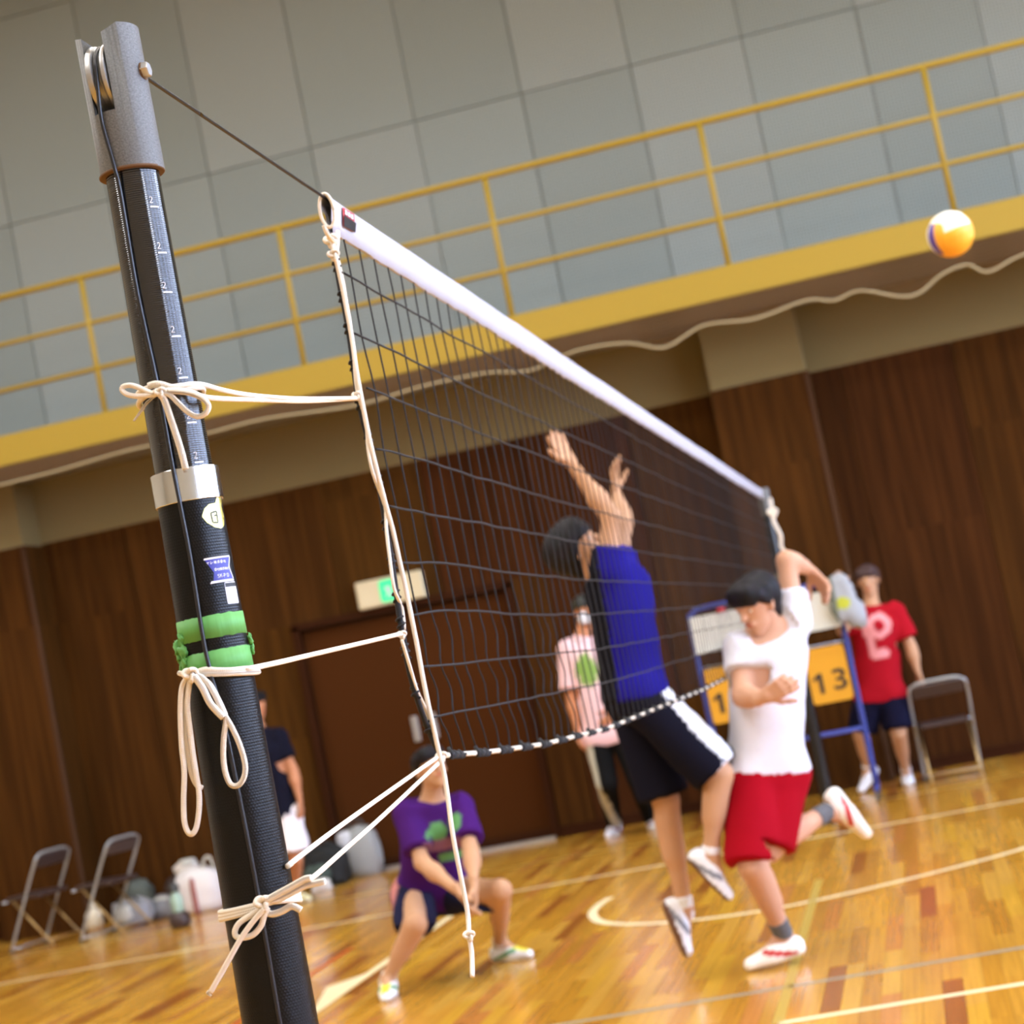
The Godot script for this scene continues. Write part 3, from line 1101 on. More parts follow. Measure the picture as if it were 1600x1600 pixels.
func gallery() -> void:
	var z := -12.8
	var g := thing("gallery_walkway", "long gallery walkway with a yellow front beam along the back wall", "gallery", Vector3(0, 3.92, z))
	part(g, "deck", box(XR - XL, 0.12, 1.19), M.concrete, Vector3((XL + XR) / 2, 0.06, -0.595))
	part(g, "front_beam", bevel_box(Vector3(XR - XL, 0.25, 0.06), 0.006), M.yellow_paint, Vector3((XL + XR) / 2, 0.125, 0.0))
	var r := thing("gallery_railing", "yellow tubular railing standing on the gallery walkway", "railing", Vector3(0, 4.17, z))
	part(r, "handrail", bar(Vector3(XL, 1.14, 0), Vector3(XR, 1.14, 0), 0.026, 14), M.yellow_paint)
	part(r, "middle_rail", bar(Vector3(XL, 0.75, 0), Vector3(XR, 0.75, 0), 0.019, 12), M.yellow_paint)
	part(r, "middle_rail", bar(Vector3(XL, 0.37, 0), Vector3(XR, 0.37, 0), 0.019, 12), M.yellow_paint)
	for i in 13:
		var x := 0.01 + 1.738 * (i - 7)
		if x > XL and x < XR:
			part(r, "railing_post", bar(Vector3(x, 0.0, 0), Vector3(x, 1.13, 0), 0.022, 12), M.yellow_paint)
	# netting hung below the gallery, gathered by a slack rope
	var known := [Vector2(-6.23, 3.77), Vector2(-5.65, 3.78), Vector2(-5.07, 3.81), Vector2(-4.4, 3.80), Vector2(-3.85, 3.81), Vector2(-3.09, 3.75), Vector2(-2.55, 3.78), Vector2(-2.02, 3.77), Vector2(-1.67, 3.71), Vector2(-1.29, 3.78), Vector2(-0.88, 3.75), Vector2(-0.6, 3.65), Vector2(-0.27, 3.75), Vector2(0.12, 3.71), Vector2(0.53, 3.76), Vector2(0.74, 3.71), Vector2(0.94, 3.74), Vector2(1.3, 3.61), Vector2(1.55, 3.72), Vector2(1.75, 3.75), Vector2(1.89, 3.66), Vector2(2.17, 3.73), Vector2(2.5, 3.68), Vector2(2.9, 3.76)]
	var rope: Array = []
	for p in known:
		rope.append(Vector3(p.x, p.y, 0))
	for i in 8:
		rope.push_front(Vector3(-6.23 - 0.7 * (i + 1), 3.76 + 0.05 * sin(i * 2.1), 0))
		rope.push_back(Vector3(2.9 + 0.7 * (i + 1), 3.72 + 0.05 * sin(i * 1.7), 0))
	var s := thing("stop_net", "brown ball-stop netting hanging under the yellow gallery beam", "netting", Vector3(0, 0, z + 0.045))
	var path := smooth_path(rope, 4)
	var st := begin()
	tube_to(st, path, 0.011, 6)
	part(s, "edge_rope", done(st), M.stop_rope)
	var nt := begin()
	var x := -11.5
	while x < 8.3:
		var yl := 3.7
		for i in path.size() - 1:
			if path[i].x <= x and path[i + 1].x > x:
				yl = lerpf(path[i].y, path[i + 1].y, (x - path[i].x) / (path[i + 1].x - path[i].x))
				break
		tube_to(nt, PackedVector3Array([Vector3(x, 3.93, 0), Vector3(x + 0.004, (3.93 + yl) / 2, 0.004), Vector3(x, yl, 0)]), 0.0026, 3)
		x += 0.035
	for j in 9:
		var row := PackedVector3Array()
		for p in path:
			row.append(Vector3(p.x, lerpf(3.92, p.y, (j + 0.5) / 9.0), 0.002))
		tube_to(nt, row, 0.0026, 3)
	var net_part := part(s, "netting", done(nt), M.stop_net_brown)
	net_part.set_meta("kind", "stuff")

func door_and_sign() -> void:
	var dr := struct("door_1", box(1.96, 0.06, 0.16), M.door_frame_brown, Vector3(-3.38, 2.17, ZB - 0.03))
	for sx in [-0.95, 0.95]:
		part(dr, "frame_post", box(0.06, 2.17, 0.16), M.door_frame_brown, Vector3(sx, -1.085, 0))
	for sx in [-1.0, 1.0]:
		var leaf := part(dr, "door_leaf", bevel_box(Vector3(0.91, 2.1, 0.05), 0.004), M.door_red_brown, Vector3(sx * 0.46, -1.1, -0.03))
		part(leaf, "handle_plate", bevel_box(Vector3(0.06, 0.22, 0.02), 0.004), M.steel, Vector3(-sx * 0.38, 0.05, 0.035))
	part(dr, "sill", box(1.9, 0.03, 0.12), M.steel, Vector3(0, -2.155, 0.07))
	var s := thing("exit_sign", "cream exit sign box with a glowing green panel above the door", "sign", Vector3(-3.42, 2.2, ZB))
	part(s, "housing", bevel_box(Vector3(0.59, 0.235, 0.11), 0.012), M.sign_cream, Vector3(0, 0.1175, 0.055))
	part(s, "green_panel", slab_xy(round_rect(0.15, 0.19, 0.03), 0.006), M.exit_green, Vector3(-0.01, 0.1175, 0.113))
	var fig := part(s, "running_figure", slab_xy([Vector2(-0.03, -0.07), Vector2(-0.005, -0.01), Vector2(-0.03, 0.02), Vector2(-0.02, 0.03), Vector2(0.01, 0.035), Vector2(0.03, 0.01), Vector2(0.02, 0.0), Vector2(0.015, -0.02), Vector2(0.035, -0.05), Vector2(0.02, -0.06), Vector2(0.0, -0.035)], 0.002), M.grip_white, Vector3(-0.01, 0.12, 0.118))
	fig.set_meta("label", "small white running figure")
	var l := AreaLight3D.new()
	l.name = "sign_light"
	l.area_size = Vector2(0.15, 0.19)
	l.light_energy = 0.05
	l.light_color = Color(0.3, 1.0, 0.65)
	l.area_range = 30.0
	l.shadow_enabled = true
	l.position = Vector3(-0.01, 0.1175, 0.125)
	l.rotation.y = PI
	s.add_child(l)

# ---------------------------------------------------------------- the near post
func axis_x(y: float) -> float:
	return -0.022 + 0.013 * y

func on_post(px: float, py: float, r: float) -> Vector3:         # where the pixel's ray meets the post (or passes closest to it)
	var d := ray(px, py)
	var p := at_z(px, py, 0.0)
	for it in 3:
		var a := Vector2(EYE.x - axis_x(p.y), EYE.z)
		var v := Vector2(d.x, d.z)
		var A := v.dot(v)
		var B := a.dot(v)
		var C := a.dot(a) - r * r
		var disc := maxf(B * B - A * C, 0.0)
		p = EYE + d * ((-B - sqrt(disc)) / A)
	return p

func post_angle(p: Vector3) -> float:
	return atan2(p.x - axis_x(p.y), p.z)

func on_tube(ang: float, y: float, r: float) -> Vector3:
	return Vector3(axis_x(y) + sin(ang) * r, y, cos(ang) * r)

func patch(a0: float, a1: float, y0: float, y1: float, r: float, skew := 0.0) -> ArrayMesh:      # a sticker bent round the post, 0.4 mm thick
	var st := SurfaceTool.new()
	st.begin(Mesh.PRIMITIVE_TRIANGLES)
	var n := 10
	for i in n:
		var p := lerpf(a0, a1, float(i) / n)
		var q := lerpf(a0, a1, float(i + 1) / n)
		quad_add(st, on_tube(p, y1 + skew * p, r), on_tube(q, y1 + skew * q, r), on_tube(q, y0 + skew * q, r), on_tube(p, y0 + skew * p, r))
		quad_add(st, on_tube(p, y1 + skew * p, r - 0.0004), on_tube(p, y1 + skew * p, r), on_tube(q, y1 + skew * q, r), on_tube(q, y1 + skew * q, r - 0.0004))
	st.generate_normals()
	return st.commit()

func bent_shape(shape: Array, ang: float, y: float, r: float) -> ArrayMesh:     # flat outline (metres, x right, y up) bent onto the post, cut into narrow strips
	var flat := PackedVector2Array(shape)
	var lo := 1.0
	var hi := -1.0
	for p in flat:
		lo = minf(lo, p.x)
		hi = maxf(hi, p.x)
	var st := SurfaceTool.new()
	st.begin(Mesh.PRIMITIVE_TRIANGLES)
	var n := maxi(1, int((hi - lo) / 0.002))
	for k in n:
		var a := lerpf(lo, hi, float(k) / n)
		var b := lerpf(lo, hi, float(k + 1) / n)
		var strip := PackedVector2Array([Vector2(a, -1), Vector2(b, -1), Vector2(b, 1), Vector2(a, 1)])
		for piece in Geometry2D.intersect_polygons(flat, strip):
			var tris := Geometry2D.triangulate_polygon(piece)
			for i in range(0, tris.size(), 3):
				var ids := [tris[i], tris[i + 1], tris[i + 2]]
				if (piece[ids[1]] - piece[ids[0]]).cross(piece[ids[2]] - piece[ids[0]]) > 0.0:
					ids = [ids[0], ids[2], ids[1]]
				for id in ids:
					st.add_vertex(on_tube(ang + piece[id].x / r, y + piece[id].y, r))
	st.generate_normals()
	return st.commit()

func bent_text(text: String, size: float, ang: float, y: float, r: float) -> ArrayMesh:
	var t := TextMesh.new()
	var f := SystemFont.new()
	f.font_names = PackedStringArray(["Droid Sans"])
	t.font = f
	t.text = text
	t.font_size = 32
	t.pixel_size = size / 32.0
	t.depth = 0.0003
	var st := SurfaceTool.new()
	st.begin(Mesh.PRIMITIVE_TRIANGLES)
	for sfc in t.get_surface_count():
		var a := t.surface_get_arrays(sfc)
		var v: PackedVector3Array = a[Mesh.ARRAY_VERTEX]
		var ix = a[Mesh.ARRAY_INDEX]
		var order: PackedInt32Array = ix if ix != null and ix.size() > 0 else PackedInt32Array(range(v.size()))
		for id in order:
			st.add_vertex(on_tube(ang + v[id].x / r, y + v[id].y, r + v[id].z))
	st.generate_normals()
	return st.commit()

func strokes(list: Array, size: float, ang: float, y: float, r: float, pen := 0.07) -> ArrayMesh:      # a character drawn with straight strokes in a unit square
	var st := SurfaceTool.new()
	st.begin(Mesh.PRIMITIVE_TRIANGLES)
	for s in list:
		var a := Vector2(s[0], s[1]) * size
		var b := Vector2(s[2], s[3]) * size
		var n := (b - a).normalized().orthogonal() * size * pen
		var q: Array = []
		for p in [a + n, b + n, b - n, a - n]:
			q.append(on_tube(ang + p.x / r, y + p.y, r))
		quad_add(st, q[0], q[1], q[2], q[3])
	st.generate_normals()
	return st.commit()

func near_post() -> void:
	var t := thing("net_post", "black steel net post with grey pulley head, chrome collar and green tape", "post", Vector3.ZERO)
	var base_x := -0.022
	part(t, "lower_tube", lathe([Vector2(0.0, 0.0), Vector2(0.052, 0.0), Vector2(0.0515, 0.02), Vector2(0.0457, 1.08), Vector2(0.0428, 1.40), Vector2(0.0398, 1.712), Vector2(0.0398, 1.716), Vector2(0.0, 1.717)], 64, 0.013), M.black_tube_dimpled, Vector3(base_x, 0, 0))
	part(t, "upper_tube", lathe([Vector2(0.0368, 1.65), Vector2(0.0362, 1.80), Vector2(0.0338, 2.10), Vector2(0.0336, 2.20), Vector2(0.0, 2.20)], 64, 0.013), M.black_tube_ringed, Vector3(base_x, 0, 0))
	part(t, "collar", lathe([Vector2(0.037, 1.716), Vector2(0.0424, 1.716), Vector2(0.0430, 1.7166), Vector2(0.0430, 1.7564), Vector2(0.0424, 1.757), Vector2(0.0366, 1.757)], 64, 0.013), M.chrome, Vector3(base_x, 0, 0))
	# pulley head: a cast tube with a slot for the wheel and a troughed top
	var hx := axis_x(2.23)
	var wx := hx - 0.008                                          # the wheel stands a little left of the axis
	var csg := CSGCombiner3D.new()
	csg.name = "pulley_head"
	t.add_child(csg)
	csg.position = Vector3(hx, 2.14, 0)
	var outer := CSGCylinder3D.new()
	outer.radius = 0.0405
	outer.height = 0.186
	outer.sides = 64
	outer.position.y = 0.093
	csg.add_child(outer)
	var slot := CSGBox3D.new()
	slot.operation = CSGShape3D.OPERATION_SUBTRACTION
	slot.size = Vector3(0.030, 0.14, 0.12)
	slot.position = Vector3(wx - hx, 0.075 + 0.07, 0)
	csg.add_child(slot)
	var trough := CSGCylinder3D.new()
	trough.operation = CSGShape3D.OPERATION_SUBTRACTION
	trough.radius = 0.05
	trough.height = 0.2
	trough.sides = 40
	trough.rotation.x = PI / 2
	trough.position = Vector3(wx - hx, 0.223, 0)
	csg.add_child(trough)
	csg.material_override = M.cast_grey
	part(t, "head_rim", lathe([Vector2(0.034, 2.1390), Vector2(0.0405, 2.1390), Vector2(0.0416, 2.1400), Vector2(0.0416, 2.1418), Vector2(0.0405, 2.1428)], 64, 0.013), M.copper_edge, Vector3(base_x, 0, 0))
	var wheel := lathe([Vector2(0.0, -0.0125), Vector2(0.0455, -0.0125), Vector2(0.0460, -0.0115), Vector2(0.0455, -0.0075), Vector2(0.0385, -0.003), Vector2(0.0385, 0.003), Vector2(0.0455, 0.0055), Vector2(0.0460, 0.0115), Vector2(0.0455, 0.0125), Vector2(0.0, 0.0125)], 56)
	part(t, "pulley_wheel", wheel, M.steel, Vector3(wx, 2.265, 0), Vector3(0, 0, PI / 2))
	part(t, "axle_bolt", lathe([Vector2(0.0, 0.0), Vector2(0.0100, 0.0), Vector2(0.0100, 0.008), Vector2(0.0090, 0.0095), Vector2(0.0, 0.0095)], 6), M.steel, Vector3(hx + 0.0395, 2.265, 0.006), Vector3(0, 0, -PI / 2))
	part(t, "bolt_washer", lathe([Vector2(0.0, 0.0), Vector2(0.0115, 0.0), Vector2(0.0115, 0.0025), Vector2(0.0, 0.002)], 24), M.copper_edge, Vector3(hx + 0.0385, 2.265, 0.004), Vector3(0, 0, -PI / 2))
	# green tape: two bands, torn edges
	for b in [[0.0418, 1.545, 1.573], [0.0428, 1.500, 1.530]]:
		var y0: float = b[1]
		var y1: float = b[2]
		var rr: float = b[0]
		var st := SurfaceTool.new()
		st.begin(Mesh.PRIMITIVE_TRIANGLES)
		var n := 72
		for i in n:
			var p := TAU * i / n
			var q := TAU * (i + 1) / n
			var dp := 0.0016 * noise.get_noise_2d(sin(p) * 5.0 + y0 * 50.0, cos(p) * 5.0)
			var dq := 0.0016 * noise.get_noise_2d(sin(q) * 5.0 + y0 * 50.0, cos(q) * 5.0)
			var o := 0.0006
			quad_add(st, on_tube(p, y1 + dp, rr), on_tube(q, y1 + dq, rr), on_tube(q, y0 - dq, rr + o), on_tube(p, y0 - dp, rr + o))
			quad_add(st, on_tube(p, y1 + dp, rr - 0.002), on_tube(q, y1 + dq, rr - 0.002), on_tube(q, y1 + dq, rr), on_tube(p, y1 + dp, rr))
			quad_add(st, on_tube(p, y0 - dp, rr + o), on_tube(q, y0 - dq, rr + o), on_tube(q, y0 - dq, rr - 0.002), on_tube(p, y0 - dp, rr - 0.002))
		st.set_smooth_group(0)
		st.generate_normals()
		part(t, "tape_band", st.commit(), M.tape_green)
	for s in [[277, 1012, 0.012, 51], [282, 1000, 0.010, 52], [280, 1024, 0.011, 53], [287, 1034, 0.012, 54], [289, 1014, 0.013, 55], [284, 1042, 0.008, 56], [391, 998, 0.008, 57], [393, 1007, 0.007, 58], [395, 1016, 0.006, 59]]:
		var c := on_post(s[0], s[1], 0.0425)
		part(t, "torn_tape", lump(Vector3(s[2], s[2] * 1.5, s[2] * 0.7), s[3], 1.0, 12), M.tape_green, c - Vector3(0, s[2] * 0.75, 0), Vector3(0, post_angle(c), 0.5 * sin(s[3] * 3.0)))
	rng.seed = 70
	# gold foil sticker, torn
	var fa := post_angle(on_post(336, 806, 0.0403))
	var fy := on_post(336, 806, 0.0403).y
	var foil := part(t, "foil_sticker", bent_shape([Vector2(-0.019, 0.001), Vector2(-0.014, 0.010), Vector2(-0.007, 0.015), Vector2(0.004, 0.016), Vector2(0.009, 0.023), Vector2(0.018, 0.027), Vector2(0.022, 0.018), Vector2(0.017, 0.013), Vector2(0.020, 0.0), Vector2(0.016, -0.012), Vector2(0.006, -0.016), Vector2(-0.004, -0.014), Vector2(-0.014, -0.007)], fa, fy, 0.0408), M.foil_gold)
	foil.set_meta("label", "torn gold foil sticker with an outlined emblem")
	part(foil, "emblem_line", strokes([[-0.35, 0.25, 0.25, 0.35], [0.25, 0.35, 0.2, -0.55], [0.2, -0.55, -0.3, -0.5], [-0.3, -0.5, -0.35, 0.25], [-0.1, 0.0, 0.15, 0.05]], 0.016, fa - 0.02, fy, 0.0411), M.label_black)
	# blue maker's label with pinched sides and white edges
	var la := post_angle(on_post(343, 888, 0.0406))
	var ly := on_post(345, 888, 0.0406).y
	var blue := part(t, "maker_label", bent_shape([Vector2(-0.018, 0.013), Vector2(0.02, 0.013), Vector2(0.0155, 0.002), Vector2(0.021, -0.014), Vector2(-0.011, -0.014), Vector2(-0.009, -0.004)], la, ly, 0.0412), M.label_blue)
	part(blue, "label_edge", bent_shape([Vector2(-0.019, 0.0125), Vector2(-0.0185, 0.0148), Vector2(0.021, 0.0152), Vector2(0.021, 0.0132)], la, ly, 0.0413), M.label_white)
	part(blue, "label_edge", bent_shape([Vector2(-0.016, -0.0172), Vector2(-0.014, -0.0142), Vector2(0.022, -0.0142), Vector2(0.022, -0.0168)], la, ly, 0.0413), M.label_white)
	part(blue, "label_edge", bent_shape([Vector2(0.0205, 0.0135), Vector2(0.0225, 0.0135), Vector2(0.0165, 0.0015), Vector2(0.0225, -0.0135), Vector2(0.0205, -0.0135), Vector2(0.015, 0.0015)], la, ly, 0.0413), M.label_white)
	var kabu := [[-0.4, 0.15, 0.0, 0.15], [-0.2, 0.45, -0.2, -0.45], [-0.2, 0.1, -0.4, -0.2], [0.0, 0.2, 0.45, 0.2], [0.22, 0.45, 0.22, -0.45], [0.0, -0.05, 0.45, -0.05], [0.22, -0.05, 0.0, -0.35], [0.22, -0.05, 0.45, -0.35]]
	var shiki := [[-0.4, 0.25, 0.4, 0.25], [0.1, 0.45, 0.35, -0.4], [-0.35, 0.0, 0.05, 0.0], [-0.15, 0.0, -0.15, -0.35], [-0.4, -0.38, 0.1, -0.3]]
	var kai := [[0.0, 0.45, -0.45, 0.05], [0.0, 0.45, 0.45, 0.05], [-0.2, 0.08, 0.2, 0.08], [-0.4, -0.12, 0.4, -0.12], [-0.05, -0.12, -0.3, -0.42], [-0.3, -0.42, 0.3, -0.36]]
	var sha := [[-0.4, 0.2, -0.05, 0.2], [-0.05, 0.2, -0.4, -0.15], [-0.22, 0.1, -0.22, -0.45], [0.05, 0.05, 0.45, 0.05], [0.25, 0.35, 0.25, -0.4], [0.0, -0.4, 0.48, -0.4]]
	var re := [[-0.3, 0.4, -0.3, -0.4], [-0.3, -0.4, 0.35, 0.1]]
	var ya := [[-0.4, 0.05, 0.35, 0.2], [0.35, 0.2, 0.15, 0.0], [-0.15, 0.3, 0.05, -0.4]]
	var line1 := [ya, re, kabu, shiki, kai, sha]
	for i in 6:
		part(blue, "lettering", strokes(line1[i], 0.0042, la + (-0.0145 + 0.0047 * i) / 0.0412, ly + 0.0085, 0.0414), M.label_white)
	for i in 6:
		part(blue, "lettering", strokes([kai, sha, kabu, shiki, kabu, sha][i], 0.0040, la + (-0.006 + 0.0037 * i) / 0.0412, ly - 0.0005, 0.0414), M.label_white)
	part(blue, "lettering", bent_text("SK-P D", 0.0062, la + 0.004 / 0.0412, ly - 0.0092, 0.0413), M.label_white)
	# white specification label: black heading, ruled table
	var sa := post_angle(on_post(363, 926, 0.0411))
	var sy := on_post(361, 926, 0.0411).y
	var spec := part(t, "specification_label", bent_shape(round_rect(0.022, 0.027, 0.0015), sa, sy, 0.0414), M.label_white)
	part(spec, "label_heading", bent_shape([Vector2(-0.0105, 0.0075), Vector2(-0.0105, 0.0125), Vector2(0.0105, 0.0125), Vector2(0.0105, 0.0075)], sa, sy, 0.0416), M.label_black)
	for i in 4:
		part(spec, "ruled_line", strokes([[-0.5, 0.0, 0.5, 0.0]], 0.02, sa, sy + 0.0035 - 0.0048 * i, 0.0415, 0.015), M.frame_grey)
	part(spec, "ruled_line", strokes([[0.0, 0.35, 0.0, -0.62]], 0.02, sa - 0.06, sy, 0.0415, 0.015), M.frame_grey)
	# height scale on the upper tube: a tick and a figure every five centimetres
	for m in [[237, 312], [249, 384], [257, 446], [270, 515], [281, 580], [294, 650], [305, 712]]:
		var rr := 0.0368
		var p := on_post(m[0], m[1], rr - 0.001)
		var ag := post_angle(p)
		part(t, "scale_figure", bent_text("2", 0.011, ag, p.y, rr - (p.y - 1.8) * 0.008 + 0.0003), M.label_white)
		part(t, "scale_tick", bent_shape([Vector2(-0.003, -0.0095), Vector2(-0.003, -0.0075), Vector2(0.010, -0.0075), Vector2(0.010, -0.0095)], ag, p.y, rr - (p.y - 1.8) * 0.008 + 0.0003), M.label_white)
	# the cable that carries the net, over the wheel and down the front of the post
	var c := thing("net_cable", "thin black steel cable over the pulley and down the black post", "cable", Vector3(0, 0, 0))
	var pts: Array = [Vector3(0, 2.302, -11.2), Vector3(wx * 0.3, 2.306, -6.0), Vector3(wx * 0.6, 2.307, -1.0), Vector3(wx * 0.9, 2.3075, -0.3), Vector3(wx, 2.3075, -0.06)]
	for i in 7:
		var a := -0.35 + 0.32 * i
		pts.append(Vector3(wx, 2.265 + cos(a) * 0.0415, sin(a) * 0.0415))
	for q in [[158, 184, 0.0435], [170, 230, 0.0430], [180, 266, 0.0425], [190, 310, 0.0375], [214, 453, 0.0378], [245, 597, 0.0395], [267, 716, 0.0445], [280, 781, 0.0445], [297, 869, 0.0440], [317, 995, 0.0462], [329, 1050, 0.0465], [350, 1130, 0.0470], [371, 1230, 0.0482], [400, 1380, 0.0492], [437, 1595, 0.0505]]:
		pts.append(on_post(q[0], q[1], q[2]))
	pts.append(pts[-1] + (pts[-1] - pts[-2]) * 0.8)
	pts.append(Vector3(pts[-1].x, 0.35, 0.056))
	part(c, "cable", tube(pts, 0.0027, 8, 8), M.cable_black)

func far_post() -> void:
	var t := thing("net_post", "black net post with plain grey head standing beside the scoreboard", "post", Vector3(0, 0, -11.3))
	part(t, "lower_tube", lathe([Vector2(0, 0), Vector2(0.044, 0), Vector2(0.040, 1.7), Vector2(0, 1.7)], 32), M.black_tube)
	part(t, "upper_tube", lathe([Vector2(0.035, 1.7), Vector2(0.034, 2.16), Vector2(0, 2.16)], 32), M.black_tube)
	part(t, "pulley_head", lathe([Vector2(0.034, 2.14), Vector2(0.0415, 2.14), Vector2(0.041, 2.32), Vector2(0.036, 2.33), Vector2(0, 2.33)], 32), M.cast_grey)
	part(t, "collar", lathe([Vector2(0.036, 1.70), Vector2(0.044, 1.70), Vector2(0.044, 1.74), Vector2(0.036, 1.74)], 32), M.chrome)

# ---------------------------------------------------------------- the net
func net_bottom(z: float) -> float:
	var zs := [-0.9, -1.02, -1.36, -1.93, -2.82, -3.88, -5.18, -8.0, -11.0]
	var ys := [1.32, 1.315, 1.293, 1.265, 1.239, 1.233, 1.224, 1.235, 1.30]
	for i in zs.size() - 1:
		if z <= zs[i] and z >= zs[i + 1]:
			return lerpf(ys[i], ys[i + 1], (z - zs[i]) / (zs[i + 1] - zs[i]))
	return ys[0] if z > zs[0] else ys[-1]

func net_row(r: int, z: float) -> float:
	var base := [2.175, 2.066, 1.967, 1.860, 1.757, 1.656, 1.564, 1.472, 1.383]
	var back := clampf((-z - 1.0) / 2.0, 0.0, 1.0)
	return base[r] - back * (0.004 + 0.003 * r) + 0.004 * noise.get_noise_2d(z * 3.0, r * 7.0) + (0.008 if r == 5 or r == 6 else 0.0) * sin(clampf((-z - 1.0) / 0.8, 0, 1) * PI)

func net() -> void:
	var z0 := -0.96
	var z1 := -11.08
	var t := thing("volleyball_net", "black volleyball net with white top tape strung between two posts", "net", Vector3(0, 0, 0))
	# top tape: a folded sleeve, open at the near end
	for inner in [0.0, 0.0013]:
		var st := begin()
		var prof: Array = []
		for k in 15:
			var a := -0.35 + (PI + 0.7) * k / 14.0
			prof.append(Vector2(cos(a) * (0.0105 - inner), 2.3005 + sin(a) * (0.0105 - inner)))
		prof.push_front(Vector2(0.0042 - inner, 2.268))
		prof.push_front(Vector2(0.0028 - inner * 0.7, 2.244 + inner))
		prof.push_back(Vector2(-0.0042 + inner, 2.268))
		prof.push_back(Vector2(-0.0028 + inner * 0.7, 2.244 + inner))
		prof.push_back(prof[0])
		var n := 240
		var prev: Array = []
		for i in n + 1:
			var z := lerpf(z0, z1, pow(float(i) / n, 1.5))
			var cur: Array = []
			for p in prof:
				var low := clampf((2.30 - p.y) / 0.055, 0.0, 1.0)
				cur.append(Vector3(p.x + 0.0035 * low * noise.get_noise_1d(z * 6.0), p.y + low * (0.0035 * noise.get_noise_1d(z * 22.0 + 50.0) + 0.002 * noise.get_noise_1d(z * 4.0)) - 0.003 * noise.get_noise_1d(z * 1.3), z))
			if prev:
				for k in prof.size() - 1:
					quad_add(st, prev[k], cur[k], cur[k + 1], prev[k + 1])
			prev = cur
		part(t, "top_tape" if inner == 0.0 else "tape_lining", done(st), M.tape_white)
	var loop: Array = []
	for k in 20:
		var a := TAU * k / 20.0
		loop.append(Vector3(cos(a) * 0.0125, 2.283 + sin(a) * 0.030, z0 + 0.004))
	part(t, "tape_end_binding", tube(loop, 0.0032, 8, 3, true), M.rope_cotton)
	# small printed label on the tape
	var lz0 := -1.02
	var lz1 := -1.095
	var lab := part(t, "tape_label", quad_plate(Vector3(0.0125, 2.2985, lz0), Vector3(0.0125, 2.3005, lz1), Vector3(0.0075, 2.267, lz1), Vector3(0.0075, 2.265, lz0), 0.0006), M.label_red)
	part(lab, "label_band", quad_plate(Vector3(0.0132, 2.284, lz0), Vector3(0.0132, 2.283, lz1), Vector3(0.0086, 2.267, lz1), Vector3(0.0086, 2.265, lz0), 0.0004), M.label_black)
	for i in 3:
		var zc := lerpf(lz0, lz1, 0.25 + 0.25 * i)
		part(lab, "label_mark", quad_plate(Vector3(0.0134, 2.296, zc + 0.006), Vector3(0.0134, 2.296, zc - 0.006), Vector3(0.0122, 2.288, zc - 0.007), Vector3(0.0122, 2.288, zc + 0.007), 0.0003), M.label_white)
	# meshes of the net, ten centimetres, each string its own
	for r in 9:
		var pts: Array = []
		var z := -0.985
		while z > z1:
			pts.append(Vector3(0.006 * noise.get_noise_2d(z * 1.5, r * 3.0 + 40.0), net_row(r, z) , z))
			z -= 0.1
		pts.append(Vector3(0, net_row(r, z1), z1))
		part(t, "horizontal_string", tube(pts, 0.0021, 6, 2), M.net_black)
	var col := 0
	var zc := -1.035
	while zc > z1 + 0.05:
		var pts: Array = [Vector3(0, 2.247, zc)]
		for r in 9:
			var jig := 0.006 * noise.get_noise_2d(col * 3.7, r * 2.3)
			if r == 8 and zc > -2.2:
				jig -= 0.01
			pts.append(Vector3(0.006 * noise.get_noise_2d(zc * 1.5, r * 3.0 + 40.0), net_row(r, zc), zc + jig))
			if r >= 6 and zc > -2.4:
				pts.append(Vector3(0.004, (net_row(r, zc) + (net_row(r + 1, zc) if r < 8 else net_bottom(zc))) / 2, zc - 0.012 * sin(col * 1.3 + r) - 0.012 * (r - 6)))
		var slack := -0.06 * clampf(1.0 - (-zc - 1.0) / 1.6, 0.0, 1.0)
		pts.append(Vector3(0, net_bottom(zc + slack) + 0.004, zc + slack))
		part(t, "vertical_string", tube(pts, 0.0017, 5, 3), M.net_black)
		zc -= 0.1
		col += 1
	# bottom cord: white, laced with black twine
	var bp: Array = []
	var z := z0 - 0.02
	while z > z1:
		bp.append(Vector3(0, net_bottom(z), z))
		z -= 0.12
	bp.append(Vector3(0, net_bottom(z1), z1))
	part(t, "bottom_cord", tube(bp, 0.0046, 8, 3), M.rope_cotton)
	z = -1.06
	var wrap := 0
	while z > z1 + 0.1:
		var st := begin()
		var hx := PackedVector3Array()
		for i in 25:
			var zz := z - 0.105 * i / 24.0
			var a := TAU * 3.0 * i / 24.0
			hx.append(Vector3(cos(a) * 0.0062, net_bottom(zz) + sin(a) * 0.0062, zz))
		tube_to(st, hx, 0.0030, 5)
		tube_to(st, PackedVector3Array([Vector3(0, net_bottom(z - 0.004), z - 0.004), Vector3(0, net_bottom(z - 0.05), z - 0.05), Vector3(0, net_bottom(z - 0.1), z - 0.1)]), 0.0060, 8)
		part(t, "bottom_lacing", done(st), M.net_black)
		var kn := begin()
		tube_to(kn, PackedVector3Array([Vector3(0.004, net_bottom(z) - 0.008, z), Vector3(0.006, net_bottom(z) + 0.002, z - 0.004), Vector3(0.0, net_bottom(z) + 0.012, z - 0.01)]), 0.004, 5)
		part(t, "lacing_knot", done(kn), M.net_black)
		z -= 0.205
		wrap += 1
	# near edge: a black side cord with the white edge rope beside it
	var sp: Array = []
	for q in [[524, 400], [530, 440], [540, 490], [548, 540], [557, 605], [568, 660], [585, 720], [598, 790], [608, 850], [616, 905], [624, 960], [629, 990], [640, 1050], [658, 1110], [678, 1160], [690, 1182]]:
		sp.append(at_net(q[0], q[1], 0.0))
	part(t, "side_cord", tube(sp, 0.0052, 7, 4), M.net_black)
